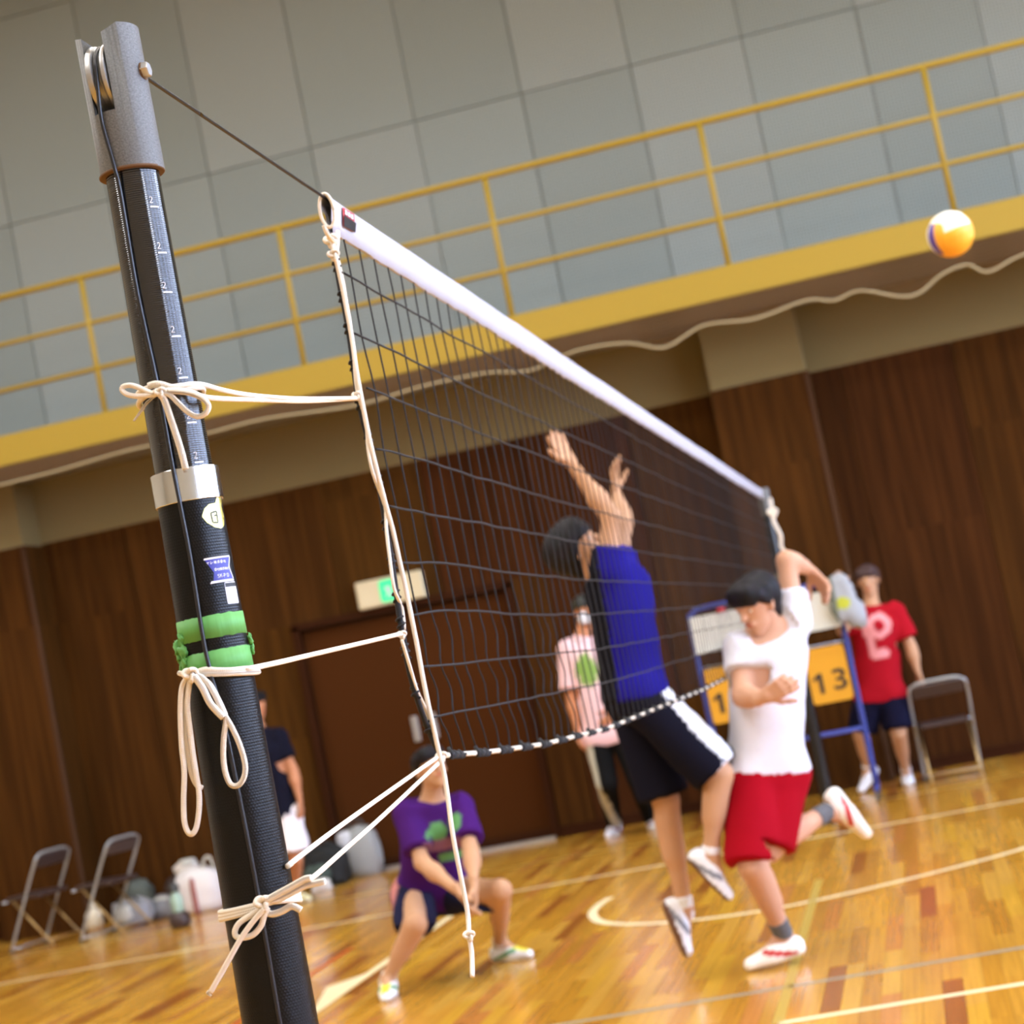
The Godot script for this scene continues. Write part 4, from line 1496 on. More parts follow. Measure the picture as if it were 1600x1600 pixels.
	for i in 14:                                                  # twine lashing round the side cord
		var p := smooth_path(sp, 4)[4 * i + 2]
		var st := begin()
		var hx := PackedVector3Array()
		for k in 13:
			var a := TAU * 2.0 * k / 12.0
			hx.append(p + Vector3(cos(a) * 0.0065, 0.012 - 0.024 * k / 12.0, sin(a) * 0.0065))
		tube_to(st, hx, 0.0024, 5)
		part(t, "side_lashing", done(st), M.net_black)
	var inner_rope: Array = []
	for q in [[527, 400], [536, 440], [541, 470], [548, 510], [553, 560], [558, 610], [572, 660], [575, 700], [583, 740], [601, 790], [604, 830], [610, 880], [616, 920], [628, 950], [632, 985]]:
		inner_rope.append(at_net(q[0], q[1], 0.004))
	part(t, "spiral_rope", tube(inner_rope, 0.0030, 7, 4), M.rope_cotton)
	var low_rope: Array = []
	for q in [[628, 1000], [640, 1040], [652, 1080], [664, 1105], [676, 1140], [688, 1178]]:
		low_rope.append(at_net(q[0], q[1], 0.004))
	part(t, "spiral_rope", tube(low_rope, 0.0030, 7, 4), M.rope_cotton)
	var fp: Array = []
	for i in 6:
		fp.append(Vector3(0, lerpf(2.25, 1.30, i / 5.0), z1 - 0.005))
	part(t, "side_cord", tube(fp, 0.006, 6, 2), M.net_black)

func quad_plate(a: Vector3, b: Vector3, c: Vector3, d: Vector3, thick: float) -> ArrayMesh:
	var n := (b - a).cross(d - a).normalized()
	if n.x < 0:
		n = -n
	var st := SurfaceTool.new()
	st.begin(Mesh.PRIMITIVE_TRIANGLES)
	st.set_smooth_group(-1)
	var q := [a, b, c, d]
	var h := n * thick
	quad_add(st, a + h, b + h, c + h, d + h)
	quad_add(st, d, c, b, a)
	for i in 4:
		var p: Vector3 = q[i]
		var r: Vector3 = q[(i + 1) % 4]
		quad_add(st, p, r, r + h, p + h)
	st.generate_normals()
	return st.commit()

# ---------------------------------------------------------------- ropes
func px_path(list: Array, z: float) -> Array:                    # pixels on the upright plane z; a third number overrides z
	var out: Array = []
	for q in list:
		out.append(at_z(q[0], q[1], q[2] if q.size() > 2 else z))
	return out

func rope_part(t: Node3D, called: String, pts: Array, r := 0.0034, closed := false) -> void:
	var st := begin()
	tube_to(st, smooth_path(pts, 6, closed), r, 9, closed)
	part(t, called, done(st), M.rope_cotton)

func knot(t: Node3D, c: Vector3, r: float) -> void:              # a small overhand knot
	var pts: Array = []
	for i in 16:
		var a := TAU * i / 16.0
		pts.append(c + Vector3((sin(a) + 2.0 * sin(2.0 * a)) * r * 0.33, (cos(a) - 2.0 * cos(2.0 * a)) * r * 0.33, -sin(3.0 * a) * r * 0.4))
	rope_part(t, "knot", pts, r * 0.36, true)

func around_back(a: Vector3, b: Vector3, r: float) -> Array:     # from a round the back of the post to b
	var out: Array = []
	var a0 := post_angle(a)
	var b0 := post_angle(b)
	if b0 < a0:
		b0 += TAU
	for i in range(1, 9):
		var s := i / 9.0
		out.append(on_tube(lerpf(a0, b0, s), lerpf(a.y, b.y, s), r))
	return out

func ropes() -> void:
	# upper tie
	var corner := at_net(557, 618, 0.0)
	var t := thing("tie_rope", "white cotton rope tied in a bow above the chrome collar", "rope", Vector3.ZERO)
	var rr := 0.0405
	var top: Array = [at_net(556, 622, 0.004)]
	for q in [[480, 623, -0.55], [430, 621, -0.35], [380, 616, -0.2], [345, 609, -0.08], [320, 602, -0.01], [300, 600, 0.02]]:
		top.append(at_z(q[0], q[1], q[2]))
	for q in [[283, 603], [268, 604], [254, 600], [242, 599], [232, 602]]:
		top.append(on_post(q[0], q[1], rr + 0.003))
	rope_part(t, "line", top)
	var second: Array = [at_net(557, 623, -0.004)]
	for q in [[480, 627, -0.55], [400, 625, -0.25], [345, 623, -0.03], [318, 620, 0.02]]:
		second.append(at_z(q[0], q[1], q[2]))
	for q in [[300, 613], [280, 610], [262, 610], [250, 613]]:
		second.append(on_post(q[0], q[1], rr + 0.006))
	rope_part(t, "line", second)
	var w0 := on_post(240, 603, rr)
	var w1 := on_post(300, 606, rr)
	var wrap: Array = [on_post(262, 604, rr), w0]
	var back := around_back(w1, w0, rr)
	back.reverse()
	wrap.append_array(back)
	wrap.append(w1)
	wrap.append(on_post(275, 608, rr))
	rope_part(t, "wrap", wrap)
	var wrap2: Array = []
	for i in 25:
		var a := TAU * i / 24.0
		wrap2.append(on_tube(a - 0.9, on_post(270, 612, rr).y + 0.006 * sin(a), rr + 0.0004))
	rope_part(t, "wrap", wrap2)
	var f := 0.052
	rope_part(t, "bow_loop", px_path([[250, 612], [240, 615], [228, 611], [215, 605], [203, 602], [193, 604], [191, 610], [198, 616], [212, 619], [230, 618], [247, 615]], f))
	rope_part(t, "bow_loop", px_path([[250, 613], [265, 617], [280, 631], [294, 644], [309, 651], [321, 646], [326, 636], [322, 627], [310, 619], [290, 613], [262, 611]], f))
	rope_part(t, "tail", px_path([[250, 614], [257, 626], [267, 655], [277, 685], [285, 712], [290, 733]], f), 0.0042)
	for i in 7:                                                   # frayed short end
		rope_part(t, "frayed_strand", px_path([[247, 616], [238 - i, 622 + i], [228 - 2 * i, 630 + 3 * i], [224 - 2.5 * i, 640 + 3 * i]], f - 0.012), 0.0013)
	knot(t, at_z(250, 613, f + 0.002), 0.0062)
	knot(t, at_net(557, 618, 0.004), 0.007)
	# middle tie
	t = thing("tie_rope", "white cotton rope with long hanging loops tied below the green tape", "rope", Vector3.ZERO)
	rr = 0.0470
	var mid: Array = [at_net(628, 990, 0.004)]
	for q in [[560, 1006, -0.65], [500, 1020, -0.4], [440, 1034, -0.15], [398, 1043, 0.0]]:
		mid.append(at_z(q[0], q[1], q[2]))
	for q in [[380, 1045], [360, 1047], [340, 1047], [322, 1046], [308, 1050]]:
		mid.append(on_post(q[0], q[1], rr))
	mid.append(at_z(297, 1055, 0.045))
	rope_part(t, "line", mid, 0.0036)
	var yb := at_z(300, 1053, 0.03).y
	var ring: Array = []
	for i in 24:
		ring.append(on_tube(TAU * i / 24.0, yb - 0.004 - 0.009 * sin(TAU * i / 24.0), rr + 0.0006))
	rope_part(t, "wrap", ring, 0.0034, true)
	f = 0.054
	rope_part(t, "hanging_loop", px_path([[296, 1055], [285, 1072], [282, 1110], [284, 1165], [288, 1205], [287, 1250], [288, 1282], [293, 1299], [300, 1303], [307, 1292], [311, 1265], [311, 1238], [307, 1212], [302, 1180], [297, 1140], [293, 1100], [297, 1062]], f))
	rope_part(t, "hanging_loop", px_path([[298, 1056], [290, 1080], [289, 1120], [293, 1165], [299, 1205], [307, 1225], [316, 1232]], f - 0.006), 0.0036)
	rope_part(t, "hanging_loop", px_path([[300, 1053], [318, 1060], [334, 1083], [348, 1112], [362, 1136], [375, 1165], [383, 1195], [381, 1215], [372, 1227], [360, 1225], [352, 1206], [349, 1180], [350, 1150], [353, 1124], [345, 1108]], f))
	rope_part(t, "tail", px_path([[303, 1056], [316, 1074], [328, 1098], [340, 1112], [349, 1121]], f + 0.005), 0.0044)
	rope_part(t, "tail", px_path([[305, 1054], [326, 1068], [340, 1092], [352, 1118]], f - 0.002), 0.0038)
	knot(t, at_z(297, 1054, f + 0.004), 0.0085)
	knot(t, at_net(628, 992, 0.004), 0.007)
	# lower tie
	t = thing("tie_rope", "white cotton rope knotted round the post below two taut lines", "rope", Vector3.ZERO)
	rr = 0.0487
	rope_part(t, "line", [at_net(688, 1180, 0.004), at_z(600, 1242, -0.55), at_z(520, 1299, -0.25), at_z(453, 1350, 0.0), on_tube(2.2, 1.255, rr), on_tube(3.1, 1.245, rr)], 0.0034)
	rope_part(t, "line", [at_net(690, 1188, 0.004), at_z(600, 1273, -0.55), at_z(530, 1335, -0.2), at_z(490, 1370, 0.0), at_z(470, 1382, 0.035), at_z(440, 1398, 0.053), at_z(412, 1412, 0.058)], 0.0034)
	for q in [[0.0, 0], [0.007, 1], [0.013, 2]]:
		var ys: float = at_z(356, 1432, 0.02).y - q[0]
		var ye: float = at_z(410, 1412, 0.05).y - q[0] * 0.4
		var wr: Array = []
		var a1 := post_angle(on_post(412, 1412, rr))
		for i in 22:
			var s := i / 21.0
			wr.append(on_tube(a1 - TAU * 0.96 * s, lerpf(ye, ys, sin(s * PI * 0.5)) if s < 0.5 else lerpf(ys, ye + 0.004, (s - 0.5) * 2.0), rr + 0.0003 * q[1]))
		rope_part(t, "wrap", wr, 0.0034)
	f = 0.060
	rope_part(t, "bow_loop", px_path([[408, 1420], [392, 1430], [374, 1442], [367, 1455], [370, 1464], [382, 1465], [396, 1460], [408, 1446], [413, 1430], [418, 1418]], f), 0.0036)
	rope_part(t, "tail", px_path([[413, 1420], [400, 1434], [386, 1452], [374, 1470], [360, 1495], [345, 1522], [329, 1550]], f + 0.006), 0.0034)
	for i in 3:
		rope_part(t, "frayed_strand", px_path([[331, 1546], [328 - 2 * i, 1549 + i], [324 + 3 * i, 1553 + 1.5 * i]], f + 0.006), 0.0016)
	rope_part(t, "tail", px_path([[412, 1424], [425, 1428], [440, 1424], [456, 1416], [470, 1422]], f - 0.004), 0.0042)
	rope_part(t, "tail", px_path([[414, 1412], [436, 1405], [458, 1394], [478, 1384], [508, 1377]], f), 0.0040)
	rope_part(t, "tail", px_path([[414, 1408], [436, 1396], [458, 1384], [476, 1374], [486, 1372]], f + 0.003), 0.0044)
	knot(t, at_z(411, 1411, f + 0.003), 0.0090)
	knot(t, at_net(690, 1182, 0.006), 0.0085)
	# edge rope of the net, hanging past the lower corner
	t = thing("edge_rope", "white rope along the net edge with a knotted end hanging free", "rope", Vector3.ZERO)
	var e: Array = []
	for q in [[518, 372], [521, 392], [526, 410], [533, 440], [541, 480], [550, 530], [557, 580], [568, 640], [578, 690], [590, 740], [603, 790], [614, 830], [625, 880], [634, 920], [643, 965], [652, 1010], [660, 1055], [669, 1100], [679, 1145], [687, 1180], [694, 1210], [700, 1250], [706, 1295], [712, 1330], [718, 1360], [725, 1395], [731, 1430], [733, 1462], [737, 1490], [738, 1526]]:
		e.append(at_net(q[0], q[1], 0.010))
	rope_part(t, "rope", e, 0.0041)
	knot(t, at_net(733, 1462, 0.011), 0.0085)
	knot(t, at_net(521, 398, 0.010), 0.009)
	knot(t, at_net(517, 376, 0.006), 0.011)
	rope_part(t, "lashing", [at_net(506, 352, 0.012), at_net(512, 366, 0.014), at_net(524, 378, 0.014), at_net(528, 362, 0.014), at_net(526, 390, 0.012), at_net(522, 398, 0.01)], 0.0040)
	# far tie
	t = thing("tie_rope", "pale rope hanging from the far corner of the net tape", "rope", Vector3.ZERO)
	rope_part(t, "line", [Vector3(0.05, 2.24, -11.1), Vector3(0.05, 2.15, -11.08), Vector3(0.045, 2.08, -11.06), Vector3(0.07, 1.98, -11.06), Vector3(0.06, 1.90, -11.07), Vector3(0.1, 1.80, -11.08), Vector3(0.02, 1.72, -11.15)], 0.012)
	knot(t, Vector3(0.05, 2.14, -11.07), 0.03)

# ---------------------------------------------------------------- ball, scoreboard, chairs, bags
func ball() -> void:
	var c := at_z(1485, 366, -6.8)
	var t := thing("volleyball", "white, yellow and blue volleyball in the air before the gallery", "ball", c)
	var r := 0.105
	var faces := [[Vector3.UP, Vector3.RIGHT], [Vector3.DOWN, Vector3.RIGHT], [Vector3.RIGHT, Vector3.BACK], [Vector3.LEFT, Vector3.BACK], [Vector3.BACK, Vector3.UP], [Vector3.FORWARD, Vector3.UP]]
	var cols := [["w", "w", "w"], ["y", "y", "y"], ["w", "b", "y"], ["w", "b", "y"], ["y", "y", "w"], ["y", "b", "w"]]
	mat("ball_w", Color8(244, 240, 225), 0.5)
	mat("ball_y", Color8(240, 170, 40), 0.5)
	mat("ball_b", Color8(90, 70, 150), 0.5)
	for fi in 6:
		var n: Vector3 = faces[fi][0]
		var u: Vector3 = faces[fi][1]
		var v := n.cross(u)
		for s in 3:
			var st := begin()
			var a0 := -1.0 + s * 2.0 / 3.0
			var grid: Array = []
			for i in 9:
				var row: Array = []
				for j in 9:
					var a := tan(lerpf(a0, a0 + 2.0 / 3.0, i / 8.0) * PI / 4.0)
					var b := tan((-1.0 + j / 4.0) * PI / 4.0)
					var edge := minf(minf(i, 8 - i), minf(j, 8 - j))
					row.append((n + u * a + v * b).normalized() * r * (0.985 if edge == 0 else 1.0))
				grid.append(row)
			for i in 8:
				for j in 8:
					quad_add(st, grid[i][j], grid[i][j + 1], grid[i + 1][j + 1], grid[i + 1][j])
			part(t, "panel", done(st), M["ball_" + cols[fi][s]])
	t.rotation = Vector3(0.15, 0.5, 0.2)

func letters(parent: Node, called: String, text: String, size: float, m: Material, where: Vector3) -> void:
	var tm := TextMesh.new()
	var f := SystemFont.new()
	f.font_names = PackedStringArray(["Droid Sans"])
	f.font_weight = 700
	tm.font = f
	tm.text = text
	tm.font_size = 64
	tm.pixel_size = size / 64.0
	tm.depth = 0.002
	part(parent, called, tm, m, where)

func scoreboard() -> void:
	var z := -12.4
	var t := thing("scoreboard", "wheeled scoreboard with blue frame, white board and yellow score cards", "scoreboard", Vector3(-0.25, 0, z))
	var h := 0.55
	part(t, "frame", tube([Vector3(-h, 0.10, 0), Vector3(-h, 0.8, 0), Vector3(-h, 1.5, 0), Vector3(-h + 0.03, 1.59, 0), Vector3(-h + 0.12, 1.62, 0), Vector3(0, 1.62, 0), Vector3(h - 0.12, 1.62, 0), Vector3(h - 0.03, 1.59, 0), Vector3(h, 1.5, 0), Vector3(h, 0.8, 0), Vector3(h, 0.10, 0)], 0.022, 12, 5), M.blue_frame)
	part(t, "cross_bar", bar(Vector3(-h, 0.53, 0), Vector3(h, 0.53, 0), 0.018), M.blue_frame)
	part(t, "cross_bar", bar(Vector3(-h, 1.18, 0), Vector3(h, 1.18, 0), 0.008), M.steel)
	for s in [-1.0, 1.0]:
		part(t, "foot_bar", bar(Vector3(s * h, 0.09, -0.25), Vector3(s * h, 0.09, 0.25), 0.02), M.blue_frame)
		for q in [-0.22, 0.22]:
			var cs := part(t, "castor", lathe([Vector2(0, -0.012), Vector2(0.034, -0.012), Vector2(0.036, 0), Vector2(0.034, 0.012), Vector2(0, 0.012)], 20), M.rubber, Vector3(s * h, 0.036, q), Vector3(0, 0, PI / 2))
			part(cs, "castor_fork", box(0.04, 0.036, 0.02), M.brass_tube, Vector3(0.035, 0, 0))
	part(t, "white_board", bevel_box(Vector3(1.10, 0.26, 0.02), 0.004), M.board_white, Vector3(0.0, 1.435, 0.03))
	part(t, "board_tray", box(1.10, 0.02, 0.04), M.board_white, Vector3(0.0, 1.30, 0.045))
	part(t, "red_magnet", lathe([Vector2(0, 0), Vector2(0.035, 0), Vector2(0.03, 0.025), Vector2(0, 0.03)], 20), M.red_plastic, Vector3(-0.30, 1.57, 0.04))
	# score cards hung on rings: lower card folded down over the wire, digits on it
	for c in [[0.375, "1", "3"], [-0.375, "1", "6"]]:
		var card := part(t, "score_card", slab_xy(round_rect(0.30, 0.40, 0.03), 0.012), M.card_yellow, Vector3(c[0], 0.955, 0.03))
		part(card, "card_fold", slab_xy(round_rect(0.29, 0.05, 0.01), 0.014), M.card_yellow, Vector3(0, 0.185, 0.004))
		letters(card, "digit", c[1], 0.21, M.ink_black, Vector3(-0.075, -0.055, 0.008))
		letters(card, "digit", c[2], 0.21, M.ink_black, Vector3(0.075, -0.045, 0.008))
		for q in [-0.1, 0.1]:
			var ring: Array = []
			for k in 12:
				ring.append(Vector3(q, 0.215 + 0.022 * sin(TAU * k / 12), 0.022 * cos(TAU * k / 12) - 0.012))
			part(card, "ring", tube(ring, 0.003, 5, 2, true), M.steel)
	# cloth hung on the corner of the scoreboard
	var w := at_z(1320, 935, z + 0.08)
	var tw := thing("towel", "grey and lime-yellow towel hung over the scoreboard corner", "towel", w)
	var b := Buf.new()
	var f := Field.new([Vector3(-0.09, 0.16, 0), Vector3(0.12, -0.2, 0)], 0.08, 0.014, 0.012)
	f.cap(Vector3(-0.05, 0.11, 0), Vector3(-0.03, -0.08, 0.01), 0.045, 0.06, Vector3.BACK, 0.6)
	f.cap(Vector3(0.0, 0.13, 0), Vector3(0.06, -0.16, 0.0), 0.04, 0.06, Vector3.BACK, 0.6)
	f.cap(Vector3(-0.06, 0.02, 0.01), Vector3(0.03, -0.12, 0.02), 0.04, 0.05, Vector3.BACK, 0.6)
	f.cap(Vector3(-0.075, -0.05, 0.02), Vector3(-0.05, -0.12, 0.02), 0.03, 0.035, Vector3.BACK, 0.6)
	f.emit(b, func(p, _n): return lin(172, 176, 62) if (p - Vector3(-0.02, -0.04, 0)).length() < 0.075 or (p - Vector3(0.03, 0.09, 0)).length() < 0.035 else (lin(110, 116, 104) if p.x < -0.06 else lin(158, 162, 166)), 0.05, noise)
	part(tw, "cloth", b.mesh(), M.cloth)

func make_chair() -> Node3D:                                     # folding pipe chair, its front towards +x
	var t := Node3D.new()
	var w := 0.215
	part(t, "back_frame", tube([Vector3(0.20, 0.012, -w), Vector3(0.0, 0.36, -w), Vector3(-0.19, 0.68, -w), Vector3(-0.215, 0.735, -w + 0.03), Vector3(-0.22, 0.755, -w + 0.09), Vector3(-0.22, 0.757, 0), Vector3(-0.22, 0.755, w - 0.09), Vector3(-0.215, 0.735, w - 0.03), Vector3(-0.19, 0.68, w), Vector3(0.0, 0.36, w), Vector3(0.20, 0.012, w)], 0.0115, 10, 5), M.grey_tube)
	part(t, "front_stretcher", bar(Vector3(0.19, 0.03, -w), Vector3(0.19, 0.03, w), 0.010), M.grey_tube)
	for s in [-1.0, 1.0]:
		part(t, "rear_leg", bar(Vector3(0.12, 0.41, s * (w - 0.03)), Vector3(-0.22, 0.012, s * (w - 0.03)), 0.0105), M.brass_tube)
		part(t, "rubber_foot", bar(Vector3(0.206, 0.0, s * w), Vector3(0.192, 0.024, s * w), 0.015), M.rubber)
	part(t, "rear_stretcher", bar(Vector3(-0.18, 0.06, -w + 0.03), Vector3(-0.18, 0.06, w - 0.03), 0.009), M.brass_tube)
	part(t, "seat", bevel_box(Vector3(0.36, 0.035, 0.37), 0.012), M.vinyl_brown, Vector3(0.02, 0.425, 0))
	part(t, "seat_rail", bar(Vector3(0.2, 0.41, -w), Vector3(0.2, 0.41, w), 0.010), M.grey_tube)
	part(t, "backrest", bevel_box(Vector3(0.02, 0.11, 0.38), 0.008), M.vinyl_brown, Vector3(-0.20, 0.69, 0), Vector3(0, 0, 0.5))
	return t

func chairs() -> void:
	var proto := make_chair()
	for c in [[Vector3(0.865, 0, -12.95), PI / 2 + 0.05, "grey folding chair held by the boy in the red shirt"], [Vector3(-6.5, 0, -12.75), PI - 0.25, "folding chair by the wood wall, the one further from the bags"], [Vector3(-5.83, 0, -12.62), PI - 0.25, "folding chair with a round white bag beside its legs"]]:
		var o: Node3D = proto if c[2].begins_with("grey") else proto.duplicate()
		o.name = numbered("folding_chair")
		add_child(o)
		o.position = c[0]
		o.rotation.y = c[1]
		tag(o, c[2], "chair", "folding chairs along the back wall")

func lump(size: Vector3, seed_no: int, rough: float, sides := 20) -> ArrayMesh:      # a slumped soft shape resting on y = 0
	var st := begin()
	var n := FastNoiseLite.new()
	n.seed = seed_no
	n.frequency = 1.0
	var rows: Array = []
	for j in 13:
		var row: Array = []
		var v := PI * j / 12.0 - PI / 2
		for i in sides:
			var a := TAU * i / sides
			var d := Vector3(cos(v) * cos(a), sin(v), cos(v) * sin(a))
			var q := Vector3(signf(d.x) * pow(absf(d.x), 0.75), signf(d.y) * pow(absf(d.y), 0.7), signf(d.z) * pow(absf(d.z), 0.75))
			q *= 1.0 + rough * n.get_noise_3dv(d * 2.2) + rough * 0.4 * n.get_noise_3dv(d * 5.5)
			q.y = maxf(q.y, -0.8)
			row.append(Vector3(q.x * size.x / 2, (q.y + 0.8) * size.y / 1.8, q.z * size.z / 2))
		rows.append(row)
	for j in 12:
		for i in sides:
			var k := (i + 1) % sides
			quad_add(st, rows[j][i], rows[j + 1][i], rows[j + 1][k], rows[j][k])
	return done(st)

func bag(called: String, label: String, category: String, px: float, py: float, size: Vector3, c: Color, seed_no: int, rough := 0.25, lift := 0.0, zz := 0.0) -> Node3D:
	var p := on_floor(px, py)
	if zz != 0.0:
		p = at_z(px, py, zz)
	var t := thing(called, label, category, Vector3(p.x, lift, p.z), 0.0, "")
	var m := mat("bag_%d" % seed_no, c, 0.8)
	part(t, "body", lump(size, seed_no, rough), m)
	return t

func bags() -> void:
	var b := bag("drawstring_bag", "round cream drawstring bag beside the folding chair legs", "bag", 150, 1452, Vector3(0.14, 0.17, 0.14), Color8(226, 218, 196), 1, 0.15)
	part(b, "neck", tube([Vector3(0, 0.15, 0), Vector3(0.01, 0.19, 0), Vector3(0.02, 0.2, 0.01)], 0.02, 8, 3, false, 0.03), M.bag_1)
	b = bag("sports_bag", "grey sports bag with a white panel lying by the wood wall", "bag", 212, 1446, Vector3(0.34, 0.22, 0.26), Color8(150, 152, 156), 2, 0.3)
	part(b, "white_panel", lump(Vector3(0.16, 0.13, 0.1), 12, 0.2), M.board_white, Vector3(-0.03, 0.05, 0.1))
	part(b, "strap", tube([Vector3(-0.12, 0.16, 0.06), Vector3(-0.05, 0.25, 0.08), Vector3(0.05, 0.25, 0.08), Vector3(0.12, 0.16, 0.06)], 0.011, 6, 4), M.rubber)
	b = bag("backpack", "dark grey backpack slumped against the wood wall behind sports bag", "bag", 224, 1429, Vector3(0.26, 0.3, 0.18), Color8(84, 92, 88), 3, 0.25)
	part(b, "front_pocket", lump(Vector3(0.18, 0.14, 0.1), 13, 0.15), M.rubber, Vector3(0, 0.03, 0.09))
	part(b, "top_handle", tube([Vector3(-0.04, 0.28, 0), Vector3(0, 0.33, 0), Vector3(0.04, 0.28, 0)], 0.009, 6, 4), M.rubber)
	b = bag("shoe_bag", "small grey shoe bag with pale rim on the floor", "bag", 260, 1434, Vector3(0.2, 0.19, 0.18), Color8(126, 128, 132), 4, 0.3)
	part(b, "pale_rim", tube([Vector3(-0.08, 0.15, 0.0), Vector3(0, 0.17, 0.07), Vector3(0.08, 0.15, 0.0), Vector3(0, 0.16, -0.07)], 0.014, 6, 4, true), M.board_white)
	b = bag("tote_bag", "dark brown tote bag standing behind a pale green bottle", "bag", 300, 1418, Vector3(0.42, 0.30, 0.22), Color8(52, 38, 34), 5, 0.2)
	part(b, "handle", tube([Vector3(-0.1, 0.27, 0.02), Vector3(-0.06, 0.37, 0.03), Vector3(0.06, 0.37, 0.03), Vector3(0.1, 0.27, 0.02)], 0.010, 6, 4), M.rubber)
	# bottle on the tote
	var bp := at_z(275, 1402, -12.25)
	b = thing("squeeze_bottle", "pale green squeeze bottle with a grey cap by the tote bag", "bottle", Vector3(bp.x, 0.12, bp.z))
	mat("bottle_green", Color8(150, 176, 158), 0.4)
	part(b, "body", lathe([Vector2(0, 0), Vector2(0.045, 0), Vector2(0.05, 0.02), Vector2(0.05, 0.11), Vector2(0.028, 0.15), Vector2(0.026, 0.16), Vector2(0, 0.16)], 24), M.bottle_green)
	part(b, "cap", lathe([Vector2(0, 0.158), Vector2(0.036, 0.158), Vector2(0.036, 0.21), Vector2(0.02, 0.225), Vector2(0, 0.225)], 24), M.rubber)
	part(b, "stand", lump(Vector3(0.16, 0.13, 0.16), 15, 0.1), M.vinyl_brown, Vector3(0, -0.12, 0))
	b = bag("towel", "white folded towel lying on top of the dark tote bag", "towel", 304, 1418, Vector3(0.2, 0.13, 0.16), Color8(222, 214, 206), 6, 0.35, 0.27)
	part(b, "folded_edge", lump(Vector3(0.15, 0.06, 0.12), 16, 0.3), M.board_white, Vector3(0.02, 0.09, 0.02))
	b = bag("plastic_bag", "large white plastic bag with a red stripe beside the tote bag", "bag", 318, 1424, Vector3(0.42, 0.36, 0.28), Color8(226, 222, 222), 7, 0.2)
	part(b, "red_stripe", lump(Vector3(0.05, 0.30, 0.05), 17, 0.1), M.stripe_red, Vector3(0.0, 0.0, 0.135))
	part(b, "handle", tube([Vector3(0.06, 0.32, 0.02), Vector3(0.1, 0.42, 0.03), Vector3(0.15, 0.43, 0.03), Vector3(0.17, 0.32, 0.02)], 0.012, 6, 4), M.board_white)
	b = bag("backpack", "black backpack with dark green pockets near the standing spectator", "bag", 515, 1384, Vector3(0.38, 0.34, 0.26), Color8(24, 26, 26), 8, 0.3)
	mat("pocket_green", Color8(62, 76, 68), 0.8)
	part(b, "front_pocket", lump(Vector3(0.24, 0.16, 0.12), 18, 0.3), M.pocket_green, Vector3(-0.05, 0.04, 0.11))
	part(b, "top_handle", tube([Vector3(-0.04, 0.33, 0), Vector3(0, 0.39, 0), Vector3(0.05, 0.33, 0)], 0.010, 6, 4), M.rubber)
	b = bag("sports_bag", "tall light grey sports bag beside the black backpack", "bag", 572, 1368, Vector3(0.34, 0.42, 0.24), Color8(150, 152, 150), 9, 0.15)
	part(b, "side_pocket", lump(Vector3(0.14, 0.14, 0.1), 19, 0.15), M.grip_white, Vector3(-0.1, 0.26, 0.07))
	part(b, "strap", tube([Vector3(-0.08, 0.38, 0.03), Vector3(-0.04, 0.47, 0.04), Vector3(0.05, 0.47, 0.04), Vector3(0.09, 0.38, 0.03)], 0.010, 6, 4), M.rubber)
	b = bag("sneaker", "single white sneaker lying in front of the black backpack", "shoe", 516, 1384, Vector3(0.16, 0.09, 0.1), Color8(222, 220, 214), 10, 0.15, 0.0)
	b.position.z += 0.22
	part(b, "sole", slab_flat_thick(0.17, 0.09, 0.02), M.grip_white, Vector3(0, 0.01, 0))

func slab_flat_thick(w: float, d: float, h: float) -> ArrayMesh:
	return bevel_box(Vector3(w, h, d), h * 0.3)

# ---------------------------------------------------------------- people
func J(px: float, py: float, z: float) -> Vector3:
	return at_z(px, py, z)

